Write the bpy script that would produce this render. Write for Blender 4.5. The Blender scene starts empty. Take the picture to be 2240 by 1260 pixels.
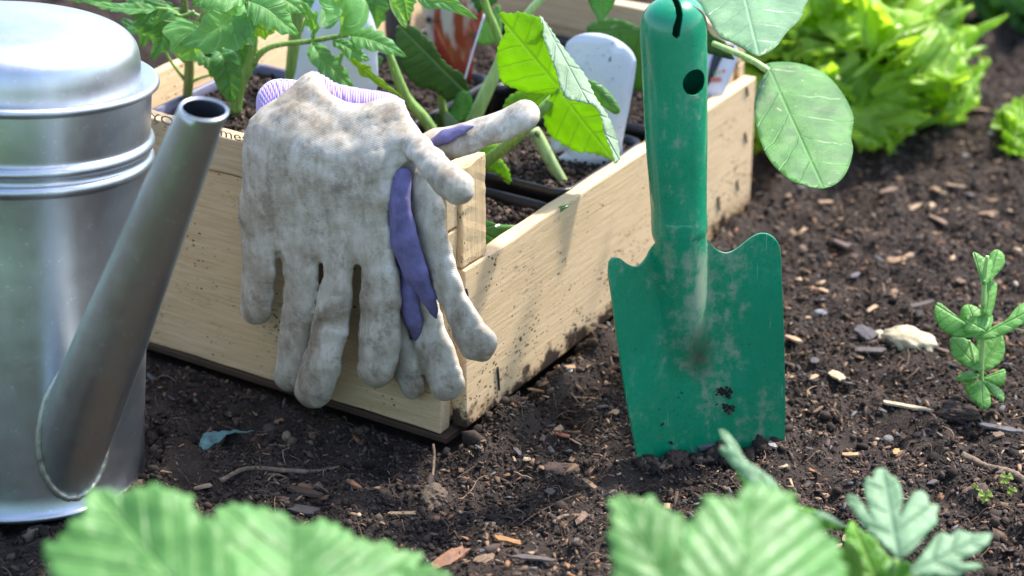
import bpy, bmesh, math, random
import numpy as np
from mathutils import Vector, Matrix
from mathutils.geometry import delaunay_2d_cdt
R = math.radians
rnd = random.Random(7)
rng = np.random.default_rng(11)
sc = bpy.context.scene
col = sc.collection

# ------------------------------------------------------------------ camera, sky, sun, exposure
H, PITCH, F = .53, R(26), 5000.0
cam = bpy.data.cameras.new('camera'); co = bpy.data.objects.new('camera', cam); col.objects.link(co)
co.location = (0, 0, H); co.rotation_euler = (R(64), 0, 0)
cam.sensor_width = 36; cam.lens = F / 2240 * 36; cam.clip_start = .05; cam.clip_end = 500
cam.dof.use_dof = True; cam.dof.focus_distance = 1.03; cam.dof.aperture_fstop = 7.8
sc.camera = co
SUN_AZ, SUN_EL = R(52), R(56)
world = bpy.data.worlds.new('World'); sc.world = world; world.use_nodes = True
wn = world.node_tree; bg = wn.nodes['Background']
sky = wn.nodes.new('ShaderNodeTexSky'); sky.sky_type = 'NISHITA'; sky.sun_disc = False
sky.sun_elevation = SUN_EL; sky.sun_rotation = SUN_AZ; sky.air_density = 1.0; sky.dust_density = 1.4
wn.links.new(sky.outputs[0], bg.inputs[0]); bg.inputs[1].default_value = .15
sl = bpy.data.lights.new('sun', 'SUN'); sl.energy = 2.7; sl.angle = R(4); sl.color = (1, .95, .87)
so = bpy.data.objects.new('sun', sl); col.objects.link(so)
SD = Vector((math.sin(SUN_AZ) * math.cos(SUN_EL), math.cos(SUN_AZ) * math.cos(SUN_EL), math.sin(SUN_EL)))
so.rotation_mode = 'QUATERNION'; so.rotation_quaternion = SD.to_track_quat('Z', 'Y')
sc.view_settings.view_transform = 'Standard'; sc.view_settings.look = 'None'
sc.view_settings.exposure = 1.58; sc.view_settings.gamma = 1; sc.view_settings.use_curve_mapping = False
sc.cycles.max_bounces = 8; sc.cycles.transmission_bounces = 6; sc.cycles.transparent_max_bounces = 8

# ------------------------------------------------------------------ geometry of the place seen through the lens
C = np.array([0, 0, H]); fw = np.array([0, math.cos(PITCH), -math.sin(PITCH)])
up = np.array([0, math.sin(PITCH), math.cos(PITCH)]); rt = np.array([1., 0, 0])
def ray(px, py):
    px = np.asarray(px, float); py = np.asarray(py, float)
    return fw + rt * ((px - 1120) / F)[..., None] + up * ((630 - py) / F)[..., None]
def P(px, py, d):
    return C + ray(px, py) * np.asarray(d, float)[..., None]
def DZ(px, py, z=0.): return (z - H) / ray(px, py)[..., 2]          # depth where the ray reaches height z
def G(px, py, z=0.): return P(px, py, DZ(px, py, z))
def DY(px, py, y): return y / ray(px, py)[..., 1]                   # depth on the upright plane y = const
TO_CAM = -fw

# ------------------------------------------------------------------ helpers
def link(o, parent=None):
    col.objects.link(o)
    if parent is not None: o.parent = parent
    return o
def tag(o, label=None, cat=None, group=None, kind=None):
    if label: o['label'] = label
    if cat: o['category'] = cat
    if group: o['group'] = group
    if kind: o['kind'] = kind
    return o
def empty(name, loc, label, cat, group=None):
    o = bpy.data.objects.new(name, None); col.objects.link(o); o.location = Vector(loc); o.empty_display_size = .01
    return tag(o, label, cat, group)
def meshobj(name, V, Fc, mat, parent=None, uv=None, colr=None, smooth=True):
    me = bpy.data.meshes.new(name)
    V = np.asarray(V, np.float64)
    if parent is not None: V = V - np.array(parent_origin(parent))
    me.from_pydata(V.tolist(), [], [tuple(int(i) for i in f) for f in Fc])
    if uv is not None:
        ul = me.uv_layers.new(name='UVMap'); li = np.empty(len(me.loops), np.int32); me.loops.foreach_get('vertex_index', li)
        ul.data.foreach_set('uv', np.asarray(uv, np.float32)[li].ravel())
    if colr is not None:
        a = me.color_attributes.new('col', 'FLOAT_COLOR', 'POINT'); c = np.ones((len(V), 4), np.float32); c[:, :3] = colr
        a.data.foreach_set('color', c.ravel())
    if smooth: me.polygons.foreach_set('use_smooth', np.ones(len(me.polygons), bool))
    me.materials.append(mat)
    return link(bpy.data.objects.new(name, me), parent)
def parent_origin(p):
    l = Vector(p.location)
    while p.parent is not None: p = p.parent; l = l + Vector(p.location)
    return l
def fastmesh(name, V, T, mat, colr=None, smooth=False):
    me = bpy.data.meshes.new(name); n = len(V); m = len(T); k = T.shape[1]
    me.vertices.add(n); me.vertices.foreach_set('co', np.ascontiguousarray(V, np.float32).ravel())
    me.loops.add(m * k); me.loops.foreach_set('vertex_index', np.ascontiguousarray(T, np.int32).ravel())
    me.polygons.add(m); me.polygons.foreach_set('loop_start', np.arange(0, m * k, k, dtype=np.int32))
    me.update(calc_edges=True)
    if smooth: me.polygons.foreach_set('use_smooth', np.ones(m, bool))
    if colr is not None:
        a = me.color_attributes.new('col', 'FLOAT_COLOR', 'POINT'); c = np.ones((n, 4), np.float32); c[:, :3] = colr
        a.data.foreach_set('color', c.ravel())
    me.materials.append(mat); me.validate()
    return link(bpy.data.objects.new(name, me))

# value noise in numpy
_tab = rng.random((8, 256, 256)).astype(np.float32)
def vn(x, y, s=0):
    t = _tab[s % 8]; xi = np.floor(x).astype(int); yi = np.floor(y).astype(int); fx = x - xi; fy = y - yi
    fx = fx * fx * (3 - 2 * fx); fy = fy * fy * (3 - 2 * fy); xi &= 255; yi &= 255; x1 = (xi + 1) & 255; y1 = (yi + 1) & 255
    return (t[xi, yi] * (1 - fx) + t[x1, yi] * fx) * (1 - fy) + (t[xi, y1] * (1 - fx) + t[x1, y1] * fx) * fy
def fbm(x, y, s=0, o=4):
    a = 0; w = 1; tot = 0
    for i in range(o): a = a + w * vn(x * 2 ** i + 17 * i, y * 2 ** i + 5 * i, s + i); tot += w; w *= .5
    return a / tot
def catmull(pts, n, closed=False):
    p = np.asarray(pts, float); k = len(p)
    if closed: q = np.vstack([p[-1], p, p[0], p[1]]); segs = k
    else: q = np.vstack([2 * p[0] - p[1], p, 2 * p[-1] - p[-2]]); segs = k - 1
    t = np.linspace(0, segs, n, endpoint=not closed); i = np.minimum(t.astype(int), segs - 1); f = (t - i)[:, None]
    a, b, c, d = q[i], q[i + 1], q[i + 2], q[i + 3]
    return .5 * (2 * b + (c - a) * f + (2 * a - 5 * b + 4 * c - d) * f ** 2 + (3 * b - a - 3 * c + d) * f ** 3)

# ------------------------------------------------------------------ materials
class N:
    def __init__(s, name):
        s.m = bpy.data.materials.new(name); s.m.use_nodes = True; s.t = s.m.node_tree; s.t.nodes.clear()
        s.out = s.n('ShaderNodeOutputMaterial'); s.b = s.n('ShaderNodeBsdfPrincipled'); s.l(s.b.outputs[0], s.out.inputs[0])
        s.tc = s.n('ShaderNodeTexCoord')
    def n(s, t, **k):
        x = s.t.nodes.new(t)
        for a, v in k.items(): setattr(x, a, v)
        return x
    def l(s, a, b): s.t.links.new(a, b)
    def mapping(s, sca=(1, 1, 1), src='Object', rot=(0, 0, 0)):
        m = s.n('ShaderNodeMapping'); m.inputs['Scale'].default_value = sca; m.inputs['Rotation'].default_value = rot
        s.l(s.tc.outputs[src], m.inputs[0]); return m.outputs[0]
    def noise(s, scale, detail=4, rough=.55, vec=None, dist=0):
        x = s.n('ShaderNodeTexNoise'); x.inputs['Scale'].default_value = scale; x.inputs['Detail'].default_value = detail
        x.inputs['Roughness'].default_value = rough; x.inputs['Distortion'].default_value = dist
        s.l(vec if vec is not None else s.tc.outputs['Object'], x.inputs['Vector']); return x.outputs[0]
    def ramp(s, fac, stops, interp='LINEAR'):
        x = s.n('ShaderNodeValToRGB'); r = x.color_ramp; r.interpolation = interp
        while len(r.elements) < len(stops): r.elements.new(.5)
        for e, (p, c) in zip(r.elements, stops):
            e.position = p; e.color = (c, c, c, 1) if not hasattr(c, '__len__') else (*c, 1)
        s.l(fac, x.inputs[0]); return x.outputs[0]
    def mix(s, fac, a, b, mode='MIX'):
        x = s.n('ShaderNodeMix', data_type='RGBA', blend_type=mode)
        for i, v in ((0, fac), (6, a), (7, b)):
            if hasattr(v, 'is_linked') or hasattr(v, 'links'): s.l(v, x.inputs[i])
            elif hasattr(v, '__len__'): x.inputs[i].default_value = (*v, 1)
            else: x.inputs[i].default_value = v
        return x.outputs[2]
    def math(s, op, a, b=0., c=0.):
        x = s.n('ShaderNodeMath', operation=op)
        for i, v in enumerate((a, b, c)):
            if hasattr(v, 'links'): s.l(v, x.inputs[i])
            else: x.inputs[i].default_value = v
        return x.outputs[0]
    def bump(s, h, strength=.5, dist=.001, nrm=None):
        x = s.n('ShaderNodeBump'); x.inputs['Strength'].default_value = strength; x.inputs['Distance'].default_value = dist
        s.l(h, x.inputs['Height'])
        if nrm is not None: s.l(nrm, x.inputs['Normal'])
        s.l(x.outputs[0], s.b.inputs['Normal']); return x.outputs[0]
    def set(s, **k):
        names = dict(base='Base Color', rough='Roughness', metal='Metallic', ior='IOR', spec='Specular IOR Level', trans='Transmission Weight', coat='Coat Weight', sheen='Sheen Weight', alpha='Alpha')
        for a, v in k.items():
            i = s.b.inputs[names[a]]
            if hasattr(v, 'links'): s.l(v, i)
            else: i.default_value = (*v, 1) if hasattr(v, '__len__') else v
        return s.m

def mat_soil():
    s = N('soil'); a = s.n('ShaderNodeVertexColor', layer_name='col').outputs[0]
    n1 = s.noise(900, 3); n2 = s.noise(60, 5)
    c = s.mix(s.ramp(n2, [(.35, 0.), (.7, 1.)]), (.015, .0105, .0085), (.046, .032, .025))
    c = s.mix(s.ramp(n1, [(.45, 0.), (.75, .7)]), c, (.075, .053, .042))
    s.bump(s.noise(700, 5), .9, .0015); return s.set(base=c, rough=.9, spec=.25)
def mat_vcol(name, rough=.8, nscale=600, amp=.35, spec=.3, bump=.4):
    s = N(name); a = s.n('ShaderNodeVertexColor', layer_name='col').outputs[0]
    n = s.ramp(s.noise(nscale, 4), [(.3, 1 - amp), (.7, 1 + amp * .5)])
    s.bump(s.noise(nscale * 1.4, 4), bump, .0008); return s.set(base=s.mix(1., a, n, 'MULTIPLY'), rough=rough, spec=spec)
def mat_wood(name, base=(.72, .52, .31), dark=(.56, .385, .205), speck=.5, splash=0.):
    s = N(name); v = s.mapping((6, 130, 130)); g = s.noise(6, 8, .6, v, .6)
    v2 = s.mapping((2.2, 45, 45)); g2 = s.noise(5, 3, .5, v2, 1.2)
    c = s.mix(s.ramp(g, [(.36, 0.), (.68, 1.)]), base, dark)
    c = s.mix(s.math('MULTIPLY', s.ramp(g2, [(.45, 0.), (.75, 1.)]), .45), c, (base[0] * .72, base[1] * .66, base[2] * .5))
    blot = s.ramp(s.noise(28, 4), [(.52, 0.), (.68, 1.)])
    # mildew streaks and specks of mud
    vs = s.mapping((150, 420, 420)); mil = s.ramp(s.noise(1.6, 2, .5, vs), [(.6, 0.), (.66, 1.)])
    c = s.mix(s.math('MULTIPLY', s.math('MULTIPLY', mil, blot), .75), c, (.13, .11, .085))
    vo = s.n('ShaderNodeTexVoronoi'); vo.inputs['Scale'].default_value = 480; vo.inputs['Randomness'].default_value = 1
    s.l(s.mapping((.6, 1, 1)), vo.inputs['Vector'])
    near = s.noise(45, 4); thr = s.math('MULTIPLY', s.math('MULTIPLY', s.ramp(near, [(.4, 0.), (.75, 1.)]), s.ramp(s.noise(260, 1), [(.35, .2), (.65, 1.2)])), .40 * speck)
    if splash:
        sep = s.n('ShaderNodeSeparateXYZ'); s.l(s.tc.outputs['Object'], sep.inputs[0])
        low = s.math('MULTIPLY_ADD', sep.outputs[2], -1 / .035, .35)      # 1 near the lower edge of the board
        low = s.math('MAXIMUM', low, 0.)
        thr = s.math('ADD', thr, s.math('MULTIPLY', low, s.math('MULTIPLY', s.noise(30, 5), .30 * splash)))
        mud = s.ramp(s.math('ADD', s.noise(75, 6, .7), s.math('MULTIPLY', s.math('SUBTRACT', low, 1.0), .5)), [(.62, 0.), (.72, 1.)])
    dots = s.math('LESS_THAN', vo.outputs['Distance'], thr)
    c = s.mix(s.math('MULTIPLY', dots, .9), c, (.045, .028, .018))
    if splash: c = s.mix(mud, c, (.05, .033, .022))
    s.bump(g, .35, .0009); return s.set(base=c, rough=.62, spec=.35)
def mat_leaf(name, base=(.075, .2, .03), pale=None, vein=(.22, .38, .1), nlat=7, slant=1.1, trans=.35, tcol=(.35, .6, .03), rough=.42, veinw=.05, blem=0., backpale=(.2, .34, .17), var=.3, midw=.035, drops=0., bumpd=.0012):
    s = N(name); uv = s.n('ShaderNodeUVMap').outputs[0]; sep = s.n('ShaderNodeSeparateXYZ'); s.l(uv, sep.inputs[0])
    nd = s.math('MULTIPLY', s.math('SUBTRACT', s.noise(70, 2), .5), .22)
    u = s.math('ABSOLUTE', s.math('MULTIPLY_ADD', sep.outputs[0], 2., -1.)); v = s.math('ADD', sep.outputs[1], s.math('MULTIPLY', nd, .12))
    f = s.math('SUBTRACT', s.math('MULTIPLY', v, nlat), s.math('MULTIPLY', s.math('POWER', u, .85), slant)); f = s.math('ADD', f, nd)
    tri = s.math('ABSOLUTE', s.math('SUBTRACT', s.math('FRACT', f), .5))           # .5 on a vein
    lat = s.ramp(tri, [(.5 - veinw * 2.2, 0.), (.5, 1.)])
    mid = s.ramp(u, [(0., 1.), (midw * 2.2, 0.)])
    vo = s.n('ShaderNodeTexVoronoi', feature='DISTANCE_TO_EDGE'); vo.inputs['Scale'].default_value = 260; s.l(s.tc.outputs['Object'], vo.inputs['Vector'])
    cell = s.ramp(vo.outputs['Distance'], [(0., 1.), (.09, 0.)])
    vm = s.math('MAXIMUM', s.math('MULTIPLY', lat, .75), mid); vm2 = s.math('MAXIMUM', vm, s.math('MULTIPLY', cell, .1))
    n = s.noise(55, 4); hi = pale or tuple(min(1, x * 1.5) for x in base)
    c = s.mix(s.ramp(n, [(.35, 0.), (.7, 1.)]), tuple(x * (1 - var) for x in base), hi)
    c = s.mix(vm2, c, vein)
    if blem:
        b = s.ramp(s.noise(150, 4, .6), [(.68 - .05 * blem, 0.), (.72 - .05 * blem, 1.)]); c = s.mix(b, c, (.5, .44, .28))
    geo = s.n('ShaderNodeNewGeometry'); c = s.mix(geo.outputs['Backfacing'], c, s.mix(.55, c, backpale))
    h = s.math('SUBTRACT', s.math('MULTIPLY', s.noise(180, 3), .5), s.math('MULTIPLY', vm2, .9))
    s.set(base=c, rough=rough, spec=.45); bp = s.bump(h, .8, bumpd)
    if drops:
        d = s.ramp(s.noise(520, 1), [(.70, 0.), (.73, 1.)]); s.l(s.ramp(d, [(0., rough), (1., .05)]), s.b.inputs['Roughness'])
    tr = s.n('ShaderNodeBsdfTranslucent'); s.l(bp, tr.inputs['Normal'])
    tc = s.mix(vm, s.mix(s.ramp(n, [(.3, 0.), (.7, .5)]), tcol, tuple(x * 1.3 for x in tcol)), tuple(min(1, x * 1.0) for x in tcol)); s.l(tc, tr.inputs[0])
    mx = s.n('ShaderNodeMixShader'); mx.inputs[0].default_value = trans
    s.l(s.b.outputs[0], mx.inputs[1]); s.l(tr.outputs[0], mx.inputs[2]); s.l(mx.outputs[0], s.out.inputs[0]); return s.m
def mat_stem(name, base=(.2, .33, .07), dark=(.12, .2, .04), dirt=0.):
    s = N(name); c = s.mix(s.ramp(s.noise(40, 4), [(.35, 0.), (.65, 1.)]), dark, base)
    c = s.mix(s.math('MULTIPLY', s.ramp(s.noise(1, 3, .5, s.mapping((500, 500, 30))), [(.45, 0.), (.6, 1.)]), .3), c, tuple(min(1, x * 1.7) for x in base))
    if dirt: c = s.mix(s.ramp(s.noise(120, 5), [(.6, 0.), (.68, 1.)]), c, (.05, .03, .02))
    s.bump(s.noise(400, 3), .3, .0005); s.set(base=c, rough=.45)
    s.b.inputs['Subsurface Weight'].default_value = .25; s.b.inputs['Subsurface Radius'].default_value = (.002, .003, .001); s.b.inputs['Subsurface Scale'].default_value = 1
    return s.m
def mat_metal(name, base=(.6, .62, .64), rough=.3, dirt=.3):
    s = N(name); vo = s.n('ShaderNodeTexVoronoi'); vo.inputs['Scale'].default_value = 55; s.l(s.mapping((1, 1, .5)), vo.inputs['Vector'])
    sp = s.n('ShaderNodeSeparateColor'); s.l(vo.outputs['Color'], sp.inputs[0])
    st = s.noise(1, 4, .6, s.mapping((60, 60, 9))); fine = s.noise(140, 6, .7); big = s.noise(22, 5, .6)
    c = s.mix(s.math('MULTIPLY', sp.outputs[0], .1), base, tuple(x * .6 for x in base))
    c = s.mix(s.ramp(big, [(.42, 0.), (.75, .3)]), c, tuple(x * .72 for x in base))
    c = s.mix(s.math('MULTIPLY', s.ramp(st, [(.5, 0.), (.75, 1.)]), dirt), c, (.3, .28, .26))
    c = s.mix(s.math('MULTIPLY', s.ramp(s.noise(420, 3), [(.64, 0.), (.7, 1.)]), .35), c, (.85, .87, .9))
    r = s.ramp(s.math('ADD', s.math('MULTIPLY', fine, .5), s.math('MULTIPLY', big, .5)), [(.35, rough - .01), (.68, rough + .10)])
    s.bump(s.math('ADD', s.noise(35, 2), s.math('MULTIPLY', fine, .05)), .10, .0035); return s.set(base=c, rough=r, metal=1.)
def mat_simple(name, base, rough=.5, metal=0., nscale=80, amp=.15, bump=.2, spec=.5):
    s = N(name); n = s.ramp(s.noise(nscale, 4), [(.3, 1 - amp), (.7, 1 + amp)])
    s.bump(s.noise(nscale * 3, 3), bump, .0006); return s.set(base=s.mix(1., base, n, 'MULTIPLY'), rough=rough, metal=metal, spec=spec)
def mat_glove():
    s = N('glove_latex'); a = s.noise(38, 6, .65); b = s.noise(90, 7, .72); d = s.noise(420, 3, .6); v = s.noise(2.2, 3, .6, s.mapping((60, 60, 25)))
    c = s.mix(s.ramp(v, [(.4, 0.), (.6, 1.)]), (.62, .56, .47), (.46, .40, .31))
    stain = s.math('MULTIPLY', s.ramp(a, [(.38, 0.), (.62, 1.)]), s.ramp(b, [(.36, .25), (.62, 1.)]))
    c = s.mix(s.math('MULTIPLY', stain, .8), c, (.235, .17, .105))
    c = s.mix(s.math('MULTIPLY', s.ramp(s.math('MULTIPLY', b, s.math('MULTIPLY_ADD', d, .6, .7)), [(.51, 0.), (.66, 1.)]), .55), c, (.2, .16, .12))
    wv = s.n('ShaderNodeTexWave', bands_direction='Z'); wv.inputs['Scale'].default_value = 400; wv.inputs['Distortion'].default_value = 1.8; s.l(s.mapping((1, 1, 1), rot=(R(35), R(12), 0)), wv.inputs['Vector'])
    s.bump(s.math('ADD', s.math('MULTIPLY', wv.outputs['Fac'], .2), s.math('ADD', b, s.math('MULTIPLY', d, .4))), .3, .0009)
    return s.set(base=c, rough=.62, spec=.3)
def mat_knit(name, base, second):
    s = N(name); wv = s.n('ShaderNodeTexWave', bands_direction='X'); wv.inputs['Scale'].default_value = 260; wv.inputs['Distortion'].default_value = .6
    s.l(s.tc.outputs['Object'], wv.inputs['Vector'])
    c = s.mix(s.ramp(wv.outputs['Fac'], [(.3, 0.), (.8, 1.)]), second, base); c = s.mix(s.ramp(s.noise(60, 5), [(.5, 0.), (.8, .5)]), c, tuple(x * .5 for x in base))
    s.bump(wv.outputs['Fac'], .5, .0008); return s.set(base=c, rough=.9, sheen=.4)
def mat_trowel():
    s = N('green_paint'); sep = s.n('ShaderNodeSeparateXYZ'); uv = s.n('ShaderNodeUVMap').outputs[0]; s.l(uv, sep.inputs[0])
    # uv: x = distance right of the ridge, y = distance up the blade (metres x 10 + .5)
    dx = s.math('ABSOLUTE', s.math('SUBTRACT', sep.outputs[0], .57)); dy = s.math('SUBTRACT', .62, sep.outputs[1])
    near = s.math('MULTIPLY', s.ramp(dx, [(0., 1.), (.3, 0.)]), s.ramp(sep.outputs[1], [(0., .55), (.3, .8), (.75, 1.), (.95, .15)]))
    ed = s.noise(9, 6, .7, s.mapping((8, 3, 3))); sm = s.noise(150, 6, .75)
    k = s.math('ADD', s.math('MULTIPLY', near, .17), s.math('ADD', s.math('MULTIPLY', ed, .5), s.math('MULTIPLY', sm, .5)))
    dirt = s.ramp(k, [(.56, 0.), (.68, .72)])
    g = s.mix(s.ramp(s.noise(30, 3), [(.3, 0.), (.7, 1.)]), (.0, .2, .09), (.0, .245, .118))
    c = s.mix(dirt, g, (.27, .29, .2))
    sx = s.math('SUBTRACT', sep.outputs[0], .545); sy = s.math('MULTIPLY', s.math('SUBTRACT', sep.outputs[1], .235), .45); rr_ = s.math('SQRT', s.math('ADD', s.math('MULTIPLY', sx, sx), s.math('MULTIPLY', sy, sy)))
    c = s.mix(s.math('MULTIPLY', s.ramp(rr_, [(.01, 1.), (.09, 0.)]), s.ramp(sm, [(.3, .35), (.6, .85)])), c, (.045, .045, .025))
    scr = s.ramp(s.noise(1, 2, .5, s.mapping((900, 40, 40), rot=(0, .5, .3))), [(.72, 0.), (.75, .6)])
    c = s.mix(scr, c, (.25, .42, .34)); s.bump(s.noise(260, 4), .12, .0006)
    return s.set(base=c, rough=s.ramp(k, [(.5, .27), (.7, .75)]), spec=.5, coat=.25)

M = dict(soil=mat_soil(), crumb=mat_vcol('soil_crumbs', .9), chip=mat_vcol('bark_and_wood', .75, 500, .3), fibre=mat_vcol('fibres', .8, 300, .2, bump=.1),
    wood=mat_wood('pine_board', speck=1., splash=0.), wood_side=mat_wood('pine_board_splashed', (.76, .55, .335), (.62, .43, .24), speck=.95, splash=1.), wood_grey=mat_wood('weathered_pine', (.64, .48, .30), (.46, .32, .18), .5),
    wood_end=mat_wood('orange_pine_edge', (.5, .27, .1), (.3, .14, .05), .6), ply=mat_simple('dark_ply', (.06, .033, .018), .85),
    zinc=mat_metal('galvanised_steel', (.50, .53, .575), .34), zinc_spout=mat_metal('galvanised_spout', (.52, .55, .52), .38, .2), solder=mat_metal('solder', (.5, .49, .42), .5, .6), dark_in=mat_simple('dark_tube_inside', (.03, .035, .045), .6),
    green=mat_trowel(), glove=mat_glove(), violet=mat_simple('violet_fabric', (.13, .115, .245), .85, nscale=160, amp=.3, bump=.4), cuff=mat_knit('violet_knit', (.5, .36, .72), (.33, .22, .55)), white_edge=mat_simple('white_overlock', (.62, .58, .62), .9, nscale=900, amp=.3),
    pot=mat_simple('black_plastic', (.012, .012, .014), .32), pot_sky_tint=mat_simple('sky_tinted_black_plastic', (.11, .105, .17), .4), card=mat_simple('sky_tinted_white_label', (.66, .68, .78), .35, amp=.03, nscale=20, bump=.03),  # sky's blue reflection painted into the violet pot and white label colours
    water=None, stone=mat_simple('pale_flint', (.46, .38, .25), .85, nscale=130, amp=.45, bump=1.), nail=mat_simple('rusty_nail', (.07, .06, .055), .6, .6), scrap=mat_simple('teal_netting', (.06, .13, .13), .7, nscale=300, amp=.5),
    bark=mat_simple('grey_brown_bark', (.17, .115, .075), .85, nscale=250, amp=.5, bump=1.), ink=mat_simple('stamp_ink', (.22, .16, .10), .8), teal=mat_simple('blue_pellet', (.05, .3, .36), .5))
w_ = N('water_drops'); w_.set(base=(1, 1, 1), rough=.02, trans=1., ior=1.33); M['water'] = w_.m
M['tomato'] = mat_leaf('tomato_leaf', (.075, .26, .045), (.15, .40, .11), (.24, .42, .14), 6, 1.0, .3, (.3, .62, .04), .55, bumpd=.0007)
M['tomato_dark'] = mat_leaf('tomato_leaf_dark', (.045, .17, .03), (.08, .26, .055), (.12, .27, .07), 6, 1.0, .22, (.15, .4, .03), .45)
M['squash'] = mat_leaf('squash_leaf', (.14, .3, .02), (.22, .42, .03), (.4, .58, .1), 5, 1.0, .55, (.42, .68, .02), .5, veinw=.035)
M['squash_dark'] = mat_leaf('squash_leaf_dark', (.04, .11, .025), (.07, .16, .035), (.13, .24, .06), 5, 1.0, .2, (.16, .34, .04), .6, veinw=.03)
M['squash_pale'] = mat_leaf('squash_leaf_pale', (.22, .36, .2), (.36, .5, .33), (.42, .55, .38), 6, 1.0, .3, (.4, .6, .2), .6)
M['auber'] = mat_leaf('aubergine_leaf', (.06, .18, .03), (.10, .26, .05), (.12, .28, .07), 5, 1.3, .22, (.3, .55, .1), .5, veinw=.022, blem=.25, midw=.02, bumpd=.0007)
M['auber2'] = mat_leaf('aubergine_leaf_upper', (.10, .235, .09), (.17, .32, .14), (.21, .36, .18), 5, 1.3, .22, (.3, .55, .1), .36, veinw=.022, blem=.0, midw=.02, bumpd=.0007)
M['seedleaf'] = mat_leaf('smooth_leaf', (.15, .33, .1), (.22, .42, .15), (.28, .46, .2), 3, .8, .35, (.4, .7, .12), .25, drops=1)
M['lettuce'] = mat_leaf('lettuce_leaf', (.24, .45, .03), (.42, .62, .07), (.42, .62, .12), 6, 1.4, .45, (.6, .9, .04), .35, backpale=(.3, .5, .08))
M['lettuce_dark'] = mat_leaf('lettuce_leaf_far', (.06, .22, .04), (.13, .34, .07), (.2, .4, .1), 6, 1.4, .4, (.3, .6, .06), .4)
M['pea'] = mat_leaf('pea_leaf', (.15, .38, .08), (.24, .5, .15), (.28, .52, .18), 6, 1.0, .42, (.5, .85, .08), .45, veinw=.03)
M['straw'] = mat_leaf('strawberry_leaf', (.10, .28, .06), (.19, .40, .12), (.2, .42, .13), 6, 3.4, .35, (.35, .65, .1), .42, veinw=.05, midw=.012)
M['butter'] = mat_leaf('buttercup_leaf', (.18, .34, .17), (.28, .45, .26), (.34, .5, .3), 4, 1.2, .3, (.4, .7, .2), .5)
M['butter_g'] = mat_leaf('buttercup_leaf_green', (.1, .32, .03), (.16, .44, .05), (.3, .5, .1), 4, 1.2, .45, (.5, .85, .04), .45)
M['clover'] = mat_leaf('clover_leaf', (.3, .42, .08), (.42, .55, .14), (.4, .5, .2), 2, 1., .4, (.6, .75, .15), .5)
M['stem'] = mat_stem('green_stem'); M['stem_brown'] = mat_stem('bronze_green_stem', (.16, .2, .05), (.09, .12, .03)); M['stem_pale'] = mat_stem('pale_stem', (.36, .5, .18), (.25, .4, .12), .0); M['stem_dirty'] = mat_stem('pale_dirty_stem', (.36, .46, .2), (.26, .36, .13), 1.)

# ------------------------------------------------------------------ shapes
def tube(pts, rad, n=48, seg=12, cap=True, squash=1., jit=0.):
    p = catmull(pts, n) if n else np.asarray(pts, float); k = len(p)
    r = np.interp(np.linspace(0, 1, k), np.linspace(0, 1, len(rad)), rad) if hasattr(rad, '__len__') else np.full(k, rad)
    T = np.gradient(p, axis=0); T /= np.linalg.norm(T, axis=1)[:, None]
    a = np.array([0, 0, 1.]) if abs(T[0][2]) < .9 else np.array([1., 0, 0]); U = np.zeros_like(p)
    for i in range(k):
        a = a - T[i] * (a @ T[i]); a /= np.linalg.norm(a); U[i] = a
    B = np.cross(T, U); th = np.linspace(0, 2 * np.pi, seg, endpoint=False)
    rr = r[:, None] * (1 + (jit * (rng.random((k, seg)) - .5) if jit else 0))
    V = (p[:, None] + U[:, None] * (np.cos(th) * rr)[..., None] + B[:, None] * (np.sin(th) * rr * squash)[..., None]).reshape(-1, 3)
    Fc = [(i * seg + j, i * seg + (j + 1) % seg, (i + 1) * seg + (j + 1) % seg, (i + 1) * seg + j) for i in range(k - 1) for j in range(seg)]
    if cap: Fc += [tuple(range(seg))[::-1], tuple(range((k - 1) * seg, k * seg))]
    uv = np.stack([np.tile(th / 6.283, k), np.repeat(np.linspace(0, 1, k), seg)], 1)
    return V, Fc, uv
def ptube(name, pts, rpx, mat, parent, seg=12, n=32, hairs=False, **k):
    """tube through (px, py, depth) points with radii in photo pixels"""
    a = np.array(pts, float); W = P(a[:, 0], a[:, 1], a[:, 2]); r = np.asarray(rpx, float) if hasattr(rpx, '__len__') else np.full(len(a), rpx)
    rad = np.interp(np.linspace(0, 1, len(a)), np.linspace(0, 1, len(r)), r) * a[:, 2] / F
    V, Fc, uv = tube(W, rad, n, seg, **k); o = meshobj(name, V, Fc, mat, parent, uv)
    if hairs:
        hv, hf = [], []
        for q in range(hairs):
            i = rnd.randrange(len(V) - seg); b = V[i]; c = V[(i // seg) * seg:(i // seg) * seg + seg].mean(0); d = (b - c) / (np.linalg.norm(b - c) + 1e-9)
            L = rnd.uniform(.0012, .0028); s = np.array([rnd.uniform(-1, 1), rnd.uniform(-1, 1), rnd.uniform(-1, 1)]) * .00012; j = len(hv)
            hv += [b + s, b - s, b + d * L + np.array([0, 0, rnd.uniform(-.0006, .0006)])]; hf.append((j, j + 1, j + 2))
        h = meshobj('stem_hairs', hv, hf, M['stem_pale'], parent, np.zeros((len(hv), 2))); h['kind'] = 'stuff'
    return o
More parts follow.
